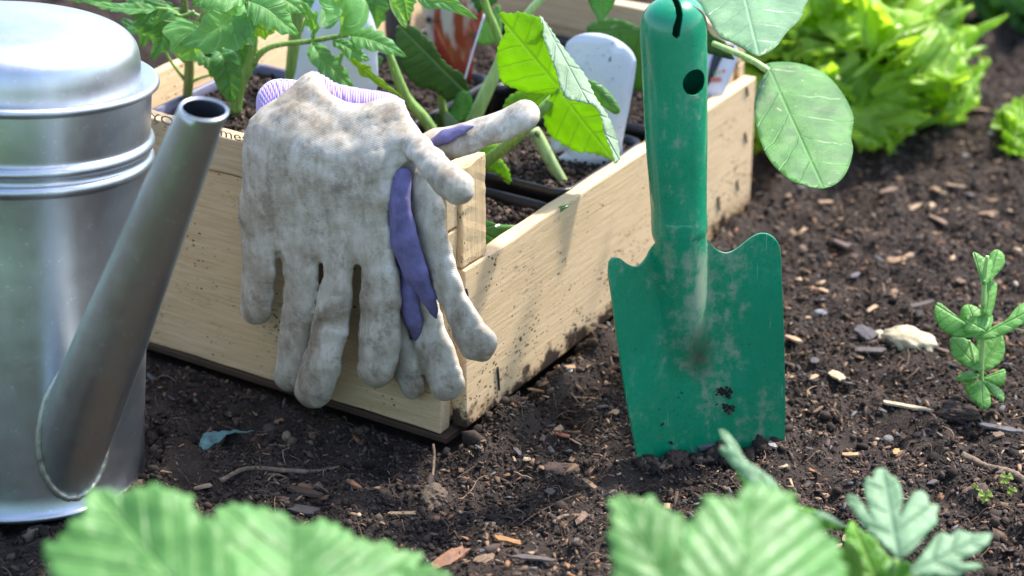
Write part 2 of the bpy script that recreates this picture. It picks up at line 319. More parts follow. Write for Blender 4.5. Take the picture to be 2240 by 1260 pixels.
def leaf(name, mid, width, mat, parent, normal=TO_CAM, prof=None, nv=48, nu=8, serr=(0, 0), fold=.15, pucker=(6, .0006), wave=(0, 0, 0), frill=(0, 0), curl=0., px=True, droop=0., asym=1.):
    """leaf sheet along a midrib; mid = (px, py, depth) points, width = half width in photo px (or metres)"""
    a = np.array(mid, float); W = P(a[:, 0], a[:, 1], a[:, 2]) if px else a
    sc_ = a[:, 2].mean() / F if px else 1.
    p = catmull(W, nv); T = np.gradient(p, axis=0); T /= np.linalg.norm(T, axis=1)[:, None]
    nn = np.array(normal, float); nrm = nn - T * (T @ nn)[:, None]; nrm /= np.linalg.norm(nrm, axis=1)[:, None]; A = np.cross(T, nrm)
    v = np.linspace(0, 1, nv); prof = prof or [(0, .05), (.12, .5), (.35, 1), (.6, .9), (.85, .45), (1, .0)]
    cs = catmull(prof, 200); w = np.interp(v, cs[:, 0], np.maximum(cs[:, 1], 0)) * width * sc_
    us = np.linspace(-1, 1, 2 * nu + 1); V = []; UV = []
    Uu, Vv = np.meshgrid(us, v); au = np.abs(Uu); ww = w[:, None] * (1 + 0 * Uu) * np.where(Uu < 0, 1., asym)
    if serr[0]:
        ph = (Vv * serr[0]) % 1.; saw = np.where(ph < .65, ph / .65, (1 - ph) / .35); ww = ww * (1 + serr[1] * (saw - .5) * au ** 3)
        ww += serr[1] * .3 * width * sc_ * (saw) * au ** 3 * (Vv < .98) * (Vv > .02) * .3
    hgt = ww * au * fold + pucker[1] * np.abs(np.sin(np.pi * (Vv * pucker[0] - au * 1.0))) * np.clip(au * 3, 0, 1) * np.clip((1 - au) * 4, .2, 1)
    hgt += -curl * ww * au ** 2
    if wave[0]: hgt += wave[1] * width * sc_ * au ** 2 * np.sin(2 * np.pi * (Vv * wave[0] + wave[2] + .3 * np.sign(Uu))) + wave[1] * .45 * width * sc_ * au ** 3 * np.sin(2 * np.pi * (Vv * wave[0] * 2.3 + wave[2] * 3))
    if frill[0]:
        e_ = np.clip(np.maximum(au ** 3, ((Vv - .72) / .28).clip(0, 1) ** 1.5), 0, 1); ph = 2 * np.pi * (Vv * frill[0] + Uu * 3.1 + .35 * np.sin(Vv * 23 + Uu * 2)); wm = width * sc_
        hgt += frill[1] * wm * e_ * (np.sin(ph) + .5 * np.sin(ph * 2.27 + 1)); ww = ww * (1 + .16 * e_ * np.sin(ph * 1.31 + 2)); Vsh = frill[1] * .5 * wm * e_ * np.cos(ph * .83)
        p = p; T_off = T[:, None] * Vsh[..., None]
    else: T_off = 0
    V = T_off + p[:, None] + A[:, None] * (Uu * ww)[..., None] + nrm[:, None] * hgt[..., None]
    k = 2 * nu + 1
    Fc = [(i * k + j, i * k + j + 1, (i + 1) * k + j + 1, (i + 1) * k + j) for i in range(nv - 1) for j in range(k - 1)]
    uv = np.stack([(Uu + 1) / 2, Vv], -1).reshape(-1, 2)
    return meshobj(name, V.reshape(-1, 3), Fc, mat, parent, uv)
def inside(poly, pts):
    x, y = pts[:, 0], pts[:, 1]; c = np.zeros(len(pts), bool); n = len(poly)
    for i in range(n):
        x0, y0 = poly[i]; x1, y1 = poly[(i + 1) % n]
        if y0 == y1: continue
        k = ((y0 > y) != (y1 > y)) & (x < (x1 - x0) * (y - y0) / (y1 - y0) + x0); c ^= k
    return c
def polymesh(outline, step=9., smooth=True, serr=None):
    o = np.array(outline, float)
    per = np.linalg.norm(np.roll(o, -1, 0) - o, axis=1).sum()
    if smooth: o = catmull(o, max(24, int(per / 4)), True)
    if serr:
        d = np.roll(o, -1, 0) - np.roll(o, 1, 0); d /= np.linalg.norm(d, axis=1)[:, None] + 1e-9; nr = np.stack([d[:, 1], -d[:, 0]], 1)
        area = np.sum(o[:, 0] * np.roll(o[:, 1], -1) - np.roll(o[:, 0], -1) * o[:, 1]); nr *= np.sign(area)
        s = np.cumsum(np.r_[0, np.linalg.norm(np.diff(o, axis=0), axis=1)]); ph = (s / serr[0] + .25 * np.sin(s / 37.)) % 1
        saw = np.where(ph < .7, ph / .7, (1 - ph) / .3) if len(serr) < 3 else np.abs(np.sin(np.pi * ph))
        o = o + nr * ((saw - .4) * serr[1])[:, None]
    mn, mx = o.min(0), o.max(0); gx, gy = np.meshgrid(np.arange(mn[0], mx[0], step), np.arange(mn[1], mx[1], step)); gx[::2] += step / 2
    g = np.stack([gx.ravel(), gy.ravel()], 1); g = g[inside(o, g)]
    if len(g):
        dm = np.min(np.linalg.norm(g[:, None] - o[None], axis=2), axis=1); g = g[dm > step * .45]
    allp = np.vstack([o, g]); n = len(o)
    vv, ee, ff, *_ = delaunay_2d_cdt([Vector(q) for q in allp], [(i, (i + 1) % n) for i in range(n)], [], 0, 1e-4)
    vv = np.array([list(q) for q in vv]); ff = [f for f in ff]
    if ff:
        cen = np.array([vv[list(f)].mean(0) for f in ff]); keep = inside(o, cen); ff = [f for f, k in zip(ff, keep) if k]
    return vv, ff
def pleaf(name, outline, base, tip, dep, mat, parent, serr=None, fold=.0, bulge=0., pucker=(5, .0006), step=9., noise=.0008, flip=False, hw=None, wavy=0.):
    """leaf blade with its own outline; dep = (depth at base, change per 100 px right, per 100 px down)"""
    vv, ff = polymesh(outline, step, True, serr)
    b = np.array(base, float); t = np.array(tip, float); L = np.linalg.norm(t - b); d = (t - b) / L; n = np.array([-d[1], d[0]])
    q = vv - b; v = q @ d / L; s = q @ n; hw = hw or np.abs(s).max(); u = s / hw; au = np.abs(u); px2m = dep[0] / F
    z = dep[0] + dep[1] * q[:, 0] / 100 + dep[2] * q[:, 1] / 100
    z = z - fold * np.abs(s) * px2m + bulge * (au ** 2 + (v - .5) ** 2)
    z += -pucker[1] * np.abs(np.sin(np.pi * (v * pucker[0] - au * (pucker[2] if len(pucker) > 2 else 1.1)))) * np.clip(au * 4, 0, 1)
    z += (fbm(vv[:, 0] / 60, vv[:, 1] / 60, 3) - .5) * 2 * noise + wavy * np.sin(v * 14 + u * 2) * au ** 2
    V = P(vv[:, 0], vv[:, 1], z); uv = np.stack([np.clip((u + 1) / 2, 0, 1), v], 1)
    ff = [f[::-1] for f in ff] if not flip else ff
    # make faces look at the camera (front = upper side) unless flipped
    f0 = ff[0]; nn = np.cross(V[f0[1]] - V[f0[0]], V[f0[2]] - V[f0[0]])
    if (nn @ TO_CAM < 0) != flip: ff = [f[::-1] for f in ff]
    o = meshobj(name, V, ff, mat, parent, uv); md = o.modifiers.new('thickness', 'SOLIDIFY'); md.thickness = .00035; md.offset = 0; return o
def plate(name, outline, depfn, mat, parent, thick=.0008, smooth=True, step=25., bend=0.):
    vv, ff = polymesh(outline, step, smooth); z = depfn(vv[:, 0], vv[:, 1]); c = vv.mean(0); z = z + bend * ((vv[:, 0] - c[0]) / 100) ** 2
    V = P(vv[:, 0], vv[:, 1], z); f0 = ff[0]
    if np.cross(V[f0[1]] - V[f0[0]], V[f0[2]] - V[f0[0]]) @ TO_CAM < 0: ff = [f[::-1] for f in ff]
    o = meshobj(name, V, ff, mat, parent); md = o.modifiers.new('thickness', 'SOLIDIFY'); md.thickness = thick; md.offset = -1; return o

# crate frame: a along the front board (leftwards), b along the side board (backwards)
A0 = G(963, 950); _t = R(147.8); e1 = np.array([math.cos(_t), math.sin(_t), 0]); e2 = np.array([math.cos(_t - math.pi / 2), math.sin(_t - math.pi / 2), 0])
def W(a, b, z): return A0 + e1 * a + e2 * b + np.array([0, 0, z])

# ------------------------------------------------------------------ the soil
def hgt(x, y):
    h = .016 * (fbm(x / .16, y / .16, 1, 2) - .5)
    n1 = np.abs(fbm(x / .035 + 3, y / .035, 2, 3) - .5); h = h + .022 * (.2 - n1)
    n2 = fbm(x / .012, y / .012 + 9, 4, 3); h = h + .009 * (n2 - .5)
    n3 = np.abs(fbm(x / .0045 + 7, y / .0045, 5, 3) - .5); h = h + .005 * (.2 - n3)
    a = (x - A0[0]) * e1[0] + (y - A0[1]) * e1[1]; b = (x - A0[0]) * e2[0] + (y - A0[1]) * e2[1]
    front = np.exp(-((b + .03) / .03) ** 2) * (1 / (1 + np.exp(-(a + .01) / .01)))          # hollow along the front of the crate
    h = h - .010 * front
    h = h + .012 * np.exp(-((a + .021) / .011) ** 2) * (b > -.02) * np.clip((b + .02) / .03, 0, 1) * (.5 + fbm(x / .02, y / .02, 2, 2))
    box = (1 / (1 + np.exp(-(a + .012) / .004))) * (1 / (1 + np.exp(-(b + .004) / .003))) * (1 / (1 + np.exp((b - .32) / .01))) * (1 / (1 + np.exp((a - .215) / .01)))
    h = h * (1 - box) - .012 * box
    t = G(1560, 985); h = h + .0045 * np.exp(-(((x - t[0]) / .05) ** 2 + ((y - t[1] + .004) / .022) ** 2))   # heaped up round the trowel
    c = np.hypot(x + .2255, y - .905); h = np.where(c < .066, np.minimum(h, -.001), h)
    far = np.clip((np.hypot(x, y - 1.2) - 1.5) / 3, 0, 1); return h * (1 - far)
def axis(lo, hi, st, out):
    m = np.arange(lo, hi, st); g = []; s = st; v = hi
    while v < out: v += s; g.append(v); s *= 1.35
    l = []; s = st; v = lo
    while v > -out: v -= s; l.append(v); s *= 1.35
    return np.r_[l[::-1], m, g]
gx = axis(-.40, .46, .0019, 60); gy = axis(.74, 1.72, .0021, 60); X, Y = np.meshgrid(gx, gy); Z = hgt(X, Y)
nx, ny = len(gx), len(gy); idx = np.arange(nx * ny).reshape(ny, nx)
q = np.stack([idx[:-1, :-1], idx[:-1, 1:], idx[1:, 1:], idx[1:, :-1]], -1).reshape(-1, 4)
g = fastmesh('ground', np.stack([X, Y, Z], -1).reshape(-1, 3), q, M['soil'], np.full((nx * ny, 3), .03), True)
tag(g, 'dark brown crumbly garden soil under everything', None, None, 'structure')

def ico():
    t = (1 + 5 ** .5) / 2; v = np.array([(-1, t, 0), (1, t, 0), (-1, -t, 0), (1, -t, 0), (0, -1, t), (0, 1, t), (0, -1, -t), (0, 1, -t), (t, 0, -1), (t, 0, 1), (-t, 0, -1), (-t, 0, 1)]) / math.hypot(1, t)
    f = np.array([(0, 11, 5), (0, 5, 1), (0, 1, 7), (0, 7, 10), (0, 10, 11), (1, 5, 9), (5, 11, 4), (11, 10, 2), (10, 7, 6), (7, 1, 8), (3, 9, 4), (3, 4, 2), (3, 2, 6), (3, 6, 8), (3, 8, 9), (4, 9, 5), (2, 4, 11), (6, 2, 10), (8, 6, 7), (9, 8, 1)]); return v, f
ICO = ico(); OCT = (np.array([(1, 0, 0), (-1, 0, 0), (0, 1, 0), (0, -1, 0), (0, 0, 1), (0, 0, -1.)]), np.array([(0, 2, 4), (2, 1, 4), (1, 3, 4), (3, 0, 4), (2, 0, 5), (1, 2, 5), (3, 1, 5), (0, 3, 5)]))
BOXT = (np.array([(-1, -.7, -1), (-.2, -1, -1), (1, -.5, -1), (.8, .8, -1), (-.8, 1, -1), (-1, -.7, 1), (-.2, -1, 1), (1, -.5, 1), (.8, .8, 1), (-.8, 1, 1.)]),
        np.array([(5, 6, 7), (5, 7, 8), (5, 8, 9), (0, 1, 6), (0, 6, 5), (1, 2, 7), (1, 7, 6), (2, 3, 8), (2, 8, 7), (3, 4, 9), (3, 9, 8), (4, 0, 5), (4, 5, 9)]))
def rotm(n, flat=1.):
    z = rng.random(n) * 2 * np.pi; x = (rng.random(n) - .5) * flat * 2; y = (rng.random(n) - .5) * flat * 2
    cz, sz, cx, sx, cy, sy = np.cos(z), np.sin(z), np.cos(x), np.sin(x), np.cos(y), np.sin(y); o = np.zeros(n); i = np.ones(n)
    Rz = np.stack([cz, -sz, o, sz, cz, o, o, o, i], -1).reshape(n, 3, 3); Rx = np.stack([i, o, o, o, cx, -sx, o, sx, cx], -1).reshape(n, 3, 3); Ry = np.stack([cy, o, sy, o, i, o, -sy, o, cy], -1).reshape(n, 3, 3)
    return Rx @ Ry @ Rz if flat < 1 else Rz @ Rx @ Ry
def scatter(proto, pos, scl, rot, colr, jit=.25):
    v, f = proto; n = len(pos); k = len(v)
    L = v[None] * scl[:, None] * (1 + jit * (rng.random((n, k, 1)) - .5) * 2); V = np.einsum('nij,nkj->nki', rot, L) + pos[:, None]
    T = f[None] + (np.arange(n) * k)[:, None, None]; return V.reshape(-1, 3), T.reshape(-1, 3), np.repeat(colr, k, 0)
def ground_pts(n, near=1.):
    """points on the ground that the photo can see, a little beyond its edges"""
    px = rng.uniform(-120, 2400, n * 2); py = 1380 - (1380 + 60) * rng.random(n * 2) ** near
    q = G(px, py); a = (q - A0) @ e1; b = (q - A0) @ e2
    ok = ~((a > -.010) & (a < .21) & (b > -.001) & (b < .312)) & (np.hypot(q[:, 0] + .2255, q[:, 1] - .905) > .065); q = q[ok][:n]
    q[:, 2] = hgt(q[:, 0], q[:, 1]); return q
def palette(n, cols, p, v=.3):
    c = np.array(cols)[rng.choice(len(cols), n, p=p)]; return c * (1 + v * (rng.random((n, 1)) * 2 - 1))
SOILC = [(.022, .015, .0112), (.046, .031, .0235), (.088, .06, .044), (.14, .10, .075), (.012, .0105, .010)]
VS, TS, CS = [], [], []; off = 0
for n, proto, lo, hi, sink, pr in ((120000, OCT, .0003, .0009, .3, [.35, .3, .2, .05, .1]), (24000, ICO, .0007, .0016, .3, [.32, .34, .2, .04, .1]), (1500, ICO, .0015, .003, .2, [.4, .38, .15, .02, .05]), (70, ICO, .003, .006, .0, [.4, .4, .15, 0, .05])):
    q = ground_pts(n, .9); n = len(q); s = lo * (hi / lo) ** (rng.random(n) ** 1.4); q[:, 2] += s * sink
    keep = fbm(q[:, 0] / .03, q[:, 1] / .03, 6, 2) + rng.random(n) * .35 > .5; q = q[keep]; s = s[keep]; n = len(q)
    sc3 = s[:, None] * rng.uniform(.6, 1.3, (n, 3)); v, t, c = scatter(proto, q, sc3, rotm(n), palette(n, SOILC, pr), .35)
    VS.append(v); TS.append(t + off); CS.append(c); off += len(v)
o = fastmesh('soil_crumbs', np.vstack(VS), np.vstack(TS), M['crumb'], np.vstack(CS)); tag(o, 'loose crumbs and small clods of dark soil on the bed', 'soil', None, 'stuff')
CHIPC = [(.26, .165, .10), (.15, .09, .055), (.08, .05, .038), (.36, .25, .155), (.11, .105, .105), (.24, .12, .06), (.035, .026, .022)]
VS, TS, CS = [], [], []; off = 0
for n, lo, hi, nr in ((13000, .0006, .0016, .9), (4300, .0013, .0027, .8), (450, .0025, .0045, .8)):
    q = ground_pts(n, nr)
    dens = np.where(q[:, 0] > -.02 + (q[:, 1] - .93) * .2, 1., .45); q = q[rng.random(len(q)) < dens]; n = len(q)
    s = lo * (hi / lo) ** rng.random(n); q[:, 2] += s * .25 + .0006
    sc3 = np.stack([s, s * rng.uniform(.18, .55, n), s * rng.uniform(.04, .12, n)], 1)
    v, t, c = scatter(BOXT, q, sc3, rotm(n, .55), palette(n, CHIPC, [.10, .27, .27, .04, .09, .07, .16]), .25); VS.append(v); TS.append(t + off); CS.append(c); off += len(v)
o = fastmesh('bark_mulch', np.vstack(VS), np.vstack(TS), M['chip'], np.vstack(CS)); tag(o, 'small bark flakes and wood bits strewn over the soil', 'mulch', None, 'stuff')
# root fibres: thin bent three-sided threads
VS, TS, CS = [], [], []; off = 0
q = ground_pts(4200, .75); n = len(q); K = 5
ang = rng.random(n) * 6.283; L = .003 + .013 * rng.random(n) ** 2.2; cv = rng.normal(0, 1.1, n); lift = rng.uniform(0, .003, n)
for i in range(n):
    t = np.linspace(0, 1, K); an = ang[i] + cv[i] * t; x = q[i, 0] + np.cumsum(np.cos(an)) * L[i] / K; y = q[i, 1] + np.cumsum(np.sin(an)) * L[i] / K
    z = hgt(x, y) + .0012 + lift[i] * np.sin(t * 3.1); p = np.stack([x, y, z], 1); r = rng.uniform(.0001, .00028)
    th = np.array([0, 2.1, 4.2]); nrm = np.stack([-np.sin(an), np.cos(an), 0 * an], 1)
    v = (p[:, None] + nrm[:, None] * (np.cos(th) * r)[None, :, None] + np.array([0, 0, 1.]) * (np.sin(th) * r)[None, :, None]).reshape(-1, 3)
    for k in range(K - 1):
        for j in range(3):
            a, b = k * 3 + j, k * 3 + (j + 1) % 3; TS.append((a + off, b + off, b + 3 + off)); TS.append((a + off, b + 3 + off, a + 3 + off))
    VS.append(v); CS.append(np.repeat(palette(1, [(.2, .13, .08), (.12, .075, .045), (.3, .2, .13), (.05, .035, .025)], [.2, .4, .08, .32]), K * 3, 0)); off += K * 3
o = fastmesh('root_fibres', np.vstack(VS), np.array(TS), M['fibre'], np.vstack(CS)); tag(o, 'fine dry root fibres tangled in the soil surface', 'fibres', None, 'stuff')

def rock(name, px, py, w, h, mat, label, cat, rough=.25, up_=.35, colr=None, sub=3, rot=0., group=None, z=None):
    """lump lying on the soil; w, h = size in photo pixels"""
    c = G(px, py); c[2] = hgt(c[0], c[1]) if z is None else z; m = DZ(px, py) / F
    bm = bmesh.new(); bmesh.ops.create_icosphere(bm, subdivisions=sub, radius=1); V = np.array([v.co[:] for v in bm.verts]); Fc = [[v.index for v in f.verts] for f in bm.faces]; bm.free()
    n = fbm(V[:, 0] * 1.7 + px, V[:, 1] * 1.7 + V[:, 2] * 1.3 + py, 2, 4) - .5; n2 = fbm(V[:, 0] * 6 + px, V[:, 1] * 6 + V[:, 2] * 5, 3, 2) - .5
    V = V * (1 + rough * 2 * n + rough * .6 * n2)[:, None]; ca, sa = math.cos(rot), math.sin(rot)
    V = V * np.array([w * m / 2, h * m / 2 * 1.6, h * m * .5 * (.5 + up_)]); V = np.stack([V[:, 0] * ca - V[:, 1] * sa, V[:, 0] * sa + V[:, 1] * ca, V[:, 2]], 1)
    V[:, 2] += h * m * .12
    me = meshobj(name, V, Fc, mat, None, colr=np.tile(colr, (len(V), 1)) if colr is not None else None, smooth=rough < .3); me.location = c
    return tag(me, label, cat, group)
def chip(px, py, L, wd, ang, colr, label, tilt=.15, thick=3., name='wood_chip', group='larger wood chips on the soil', lift=.0015):
    """flat splinter; L, wd in photo px, ang in degrees on the picture (0 = to the right)"""
    c = G(px, py); m = DZ(px, py) / F; c[2] = hgt(c[0], c[1]) + lift + thick * m * .5
    k = 14; t = np.linspace(0, 2 * np.pi, k, endpoint=False); rr = 1 + .22 * rng.uniform(-1, 1, k)
    a = R(ang); sx = L * m / 2; sy = wd * m / 2 * 1.35
    bx = np.sign(np.cos(t)) * np.abs(np.cos(t)) ** .55 * rr * sx; by = np.sign(np.sin(t)) * np.abs(np.sin(t)) ** .7 * rr * sy
    top = np.stack([bx, by, np.full(k, thick * m * .5) + rng.uniform(-.2, .2, k) * thick * m], 1); bot = top * [1.02, 1.05, 1] - [0, 0, thick * m]
    mid = np.array([[0, 0, thick * m * .8], [0, 0, -thick * m * .5]]); V = np.vstack([top, bot, mid])
    Fc = [(i, (i + 1) % k, 2 * k) for i in range(k)] + [(k + (i + 1) % k, k + i, 2 * k + 1) for i in range(k)] + [(k + i, k + (i + 1) % k, (i + 1) % k, i) for i in range(k)]
    Rm = np.array(Matrix.Rotation(math.atan2(math.sin(a) / .45, math.cos(a)), 3, 'Z') @ Matrix.Rotation(rnd.uniform(-tilt, tilt) * 2, 3, 'X') @ Matrix.Rotation(rnd.uniform(-tilt, tilt), 3, 'Y'))
    V = V @ Rm.T; me = meshobj(name, V, Fc, M['chip'], None, colr=np.tile(colr, (len(V), 1)), smooth=False); me.location = c
    return tag(me, label, 'wood chip' if name == 'wood_chip' else name.replace('_', ' '), group)

# ------------------------------------------------------------------ the crate
crate = empty('wooden_crate', W(0, 0, 0), 'low pale pine crate of splashed boards full of young plants', 'crate')
def board(name, a0, a1, b0, b1, z0, z1, mat, label=None, bev=.0008, skew=0., ragged=0., tilt=0.):
    """board as its own mesh; local x runs along its length"""
    c = W((a0 + a1) / 2, (b0 + b1) / 2, (z0 + z1) / 2); la, lb, lz = abs(a1 - a0) / 2, abs(b1 - b0) / 2, (z1 - z0) / 2
    along = 'a' if la > lb and la > lz else ('b' if lb > lz else 'z')
    ax = dict(a=(e1, e2), b=(e2, e1), z=(np.array([0, 0, 1.]), e1))[along]; X_ = ax[0]; Z_ = np.array([0, 0, 1.]) if along != 'z' else e2; Y_ = np.cross(Z_, X_)
    hx = dict(a=la, b=lb, z=lz)[along]; hz = lz if along != 'z' else lb; hy = dict(a=lb, b=la, z=la)[along]
    bm = bmesh.new(); n = 14; nz = 5; grid = {}
    vs = []
    for i in range(n + 1):
        for (sy, sz) in [(-1, -1), (-1, -.33), (-1, .33), (-1, 1), (1, 1), (1, .33), (1, -.33), (1, -1)]:
            x = -hx + 2 * hx * i / n; jz = rnd.uniform(-.0004, .0004); rg = 0
            if ragged and i == n: rg = rnd.uniform(-ragged, ragged * .2)
            xx = x + rg + (skew * (sz + 1) / 2 * (1 if i == 0 else 0))
            vs.append(bm.verts.new((xx, sy * hy + rnd.uniform(-.0002, .0002), sz * hz + (jz if abs(sz) == 1 else 0))))
    for i in range(n):
        for j in range(8):
            a, b = i * 8 + j, i * 8 + (j + 1) % 8; bm.faces.new((vs[a], vs[b], vs[b + 8], vs[a + 8]))
    bm.faces.new([vs[j] for j in range(8)][::-1]); bm.faces.new([vs[n * 8 + j] for j in range(8)])
    bmesh.ops.recalc_face_normals(bm, faces=bm.faces)
    me = bpy.data.meshes.new(name); bm.to_mesh(me); bm.free(); me.materials.append(mat)
    o = link(bpy.data.objects.new(name, me), crate)
    mt = Matrix(((X_[0], Y_[0], Z_[0], 0), (X_[1], Y_[1], Z_[1], 0), (X_[2], Y_[2], Z_[2], 0), (0, 0, 0, 1)))
    o.matrix_local = Matrix.Translation(Vector(c - W(0, 0, 0))) @ mt @ Matrix.Rotation(R(tilt), 4, 'X')
    bv = o.modifiers.new('bevel', 'BEVEL'); bv.width = bev; bv.segments = 2; bv.limit_method = 'ANGLE'; bv.angle_limit = R(50)
    if label: o['label'] = label
    return o
board('front_board', 0.0, .205, 0, .008, 0, .1046, M['wood'], skew=-.006)
board('top_lath', -.006, .205, -.0015, .008, .1056, .1245, M['wood_grey'])
board('side_board', -.0085, -.0008, .0088, .302, .001, .083, M['wood_side'], 'board on the sunny side, splashed with soil', bev=.001)
board('side_board', .196, .204, .0088, .302, .001, .120, M['wood'], 'far left board, splayed outwards and bright in the sun', tilt=-14)
board('back_board', -.0005, .197, .296, .303, .001, .09, M['wood_grey'])
board('back_lath', -.0005, .197, .2935, .303, .0915, .112, M['wood_grey'])
board('corner_post', -.0075, .0015, .0088, .029, .084, .134, M['wood'], ragged=.002)
board('corner_post', .0005, .013, .283, .2925, .002, .116, M['wood'], ragged=.002)
board('base_board', -.004, .2, -.0008, .3, -.0040, -.0008, M['ply'])
board('bottom_slat', .002, .197, .011, .290, .001, .004, M['wood_grey'])
def nail(px, py, L, off=.0015):
    d = side_depth(px, py) - off; q0 = P(px, py, d); q1 = P(px + 3, py + L, side_depth(px + 3, py + L) - off * .6); v, f, u = tube([q0, (q0 + q1) / 2, q1], [.0005, .0006, .0005], 6, 6); meshobj('nail', v, f, M['nail'], crate)
def plane_depth(px, py, pt, nrm):
    r = ray(px, py); return ((pt - C) @ nrm) / (r @ nrm)
def side_depth(px, py): return plane_depth(px, py, W(-.0085, 0, 0), e1)
def front_depth(px, py): return plane_depth(px, py, W(0, 0, 0), e2)
for x, y, L in ((1089, 803, 50), (1571, 430, 30), (1630, 290, 22), (1612, 395, 22), (1633, 190, 20), (1020, 632, 16)): nail(x, y, L)
# stamped letters on the top lath
def text(name, body, px, py, size, mat, parent, depfn, ax, lift=.0006, rz=0., sx=1., extr=.0001):
    cu = bpy.data.curves.new(name, 'FONT'); cu.body = body; cu.size = size; cu.extrude = extr
    t = bpy.data.objects.new(name, cu); col.objects.link(t); dg = bpy.context.evaluated_depsgraph_get(); me = bpy.data.meshes.new_from_object(t.evaluated_get(dg)); bpy.data.objects.remove(t)
    X_, Y_ = ax; Z_ = np.cross(X_, Y_); o = bpy.data.objects.new(name, me); me.materials.clear(); me.materials.append(mat); link(o, parent)
    p = P(px, py, depfn(px, py)) + Z_ * lift - np.array(parent_origin(parent)); mt = Matrix(((X_[0] * sx, Y_[0], Z_[0], 0), (X_[1] * sx, Y_[1], Z_[1], 0), (X_[2] * sx, Y_[2], Z_[2], 0), (0, 0, 0, 1)))
    o.matrix_local = Matrix.Translation(Vector(p)) @ mt; return o
lathd = lambda x, y: plane_depth(x, y, W(0, -.0015, 0), e2)
text('stamp', 'YOL', 330, 262, .0062, M['ink'], crate, lathd, (-e1, np.array([0, 0, 1.])), sx=1.7)
text('stamp', 'mes', 482, 296, .0062, M['ink'], crate, lathd, (-e1, np.array([0, 0, 1.])), sx=1.7)

# ------------------------------------------------------------------ pots in the crate
def pot(a0, b0, s, z1, label, mat=M['pot'], rot=0., lip=.0025, soilz=.006, s2=None, name='plant_pot', cat='pot', grp='black pots standing in the crate'):
    s2 = s2 or s; c = W(a0 + s / 2, b0 + s2 / 2, .005); e = empty(name, c, label, cat, grp); ca, sa = math.cos(rot), math.sin(rot)
    def ring(hw, hd, z, r=.008):
        pts = []
        for qx, qy, st in ((1, 1, 0), (-1, 1, 1), (-1, -1, 2), (1, -1, 3)):
            for k in range(5):
                t = (st + k / 4) * math.pi / 2; x = qx * (hw - r) + r * math.cos(t); y = qy * (hd - r) + r * math.sin(t); pts.append(W(a0 + s / 2 + x * ca - y * sa, b0 + s2 / 2 + x * sa + y * ca, z))
        return np.array(pts)
    h, d = s / 2, s2 / 2
    rs = [ring(h * .78, d * .78, .006), ring(h * .95, d * .95, z1 - .008), ring(h * .955, d * .955, z1 - .0075), ring(h, d, z1 - .0065), ring(h, d, z1), ring(h - lip * .4, d - lip * .4, z1 + .0006), ring(h - lip, d - lip, z1), ring(h - lip, d - lip, z1 - .006), ring(h * .9, d * .9, z1 - .03)]
    V = np.vstack(rs); k = 20; Fc = [(i * k + j, i * k + (j + 1) % k, (i + 1) * k + (j + 1) % k, (i + 1) * k + j) for i in range(len(rs) - 1) for j in range(k)]
    meshobj('pot_wall', V, Fc, mat, e)
    # potting soil
    n = 34; xs = np.linspace(-1, 1, n); XX, YY = np.meshgrid(xs, xs); x = XX * (h - lip - .0008); y = YY * (d - lip - .0008)
    wx = A0[0] + e1[0] * (a0 + s / 2 + x * ca - y * sa) + e2[0] * (b0 + d + x * sa + y * ca); wy = A0[1] + e1[1] * (a0 + s / 2 + x * ca - y * sa) + e2[1] * (b0 + d + x * sa + y * ca)
    zz = z1 - soilz + .010 * (fbm(wx / .02, wy / .02, 3, 4) - .5) + .0035 * (fbm(wx / .004, wy / .004, 5, 2) - .5) + .004 * (1 - XX ** 2) * (1 - YY ** 2)
    V = np.stack([wx, wy, zz], -1).reshape(-1, 3); Fc = [(i * n + j, i * n + j + 1, (i + 1) * n + j + 1, (i + 1) * n + j) for i in range(n - 1) for j in range(n - 1)]
    meshobj('potting_soil', V, Fc, M['soil'], e)
    m = 1500; ii = rng.integers(0, len(V), m); q = V[ii] + rng.normal(0, .0008, (m, 3)) * [1, 1, .3] + [0, 0, .0006]; sz = rng.uniform(.0005, .0016, m)
    v, t, c3 = scatter(ICO, q, sz[:, None] * rng.uniform(.5, 1.5, (m, 3)), rotm(m), palette(m, SOILC, [.3, .3, .25, .1, .05]), .3)
    f = meshobj('soil_grains', v, t, M['crumb'], e, colr=c3, smooth=False); f['kind'] = 'stuff'
    return e
pot(.004, .034, .080, .073, 'black plastic pot at the near right corner of the crate, empty but for dark compost')
pot(.004, .119, .082, .078, 'black pot with the pale green stem and white label, beside the sunny board')
pot(.004, .206, .080, .082, 'black pot at the far right corner, holding the round leaved plant')
pot(.098, .206, .088, .086, 'black pot in the far left part, below the red and silver packet')
pot(.096, .112, .088, .094, 'dark pot in the middle of the crate behind the gloves')
pot(.094, .014, .098, .112, 'black pot of tomato seedlings behind the left glove, sky reflection painted grey violet', M['pot_sky_tint'], lip=.003, grp=None)

# ------------------------------------------------------------------ watering can
base = np.array([-.2300, .905, -.003]); lean = R(4.2); can = empty('watering_can', base, 'small galvanised metal watering can with domed hood and stout spout', 'watering can')
axv = np.array([math.sin(lean), .12, math.cos(lean)]); axv /= np.linalg.norm(axv)
ux = np.cross(np.array([0, 1., 0]), axv); ux /= np.linalg.norm(ux); uy = np.cross(axv, ux)
def lathe(name, prof, mat, parent, seg=128):
    th = np.linspace(0, 2 * np.pi, seg, endpoint=False); V = []
    for r, z in prof: V.append(base + axv * z + (ux * np.cos(th)[:, None] + uy * np.sin(th)[:, None]) * r)
    V = np.vstack(V); k = seg; Fc = [(i * k + j, i * k + (j + 1) % k, (i + 1) * k + (j + 1) % k, (i + 1) * k + j) for i in range(len(prof) - 1) for j in range(k)]
    uv = np.zeros((len(V), 2)); return meshobj(name, V, Fc, mat, parent, uv)
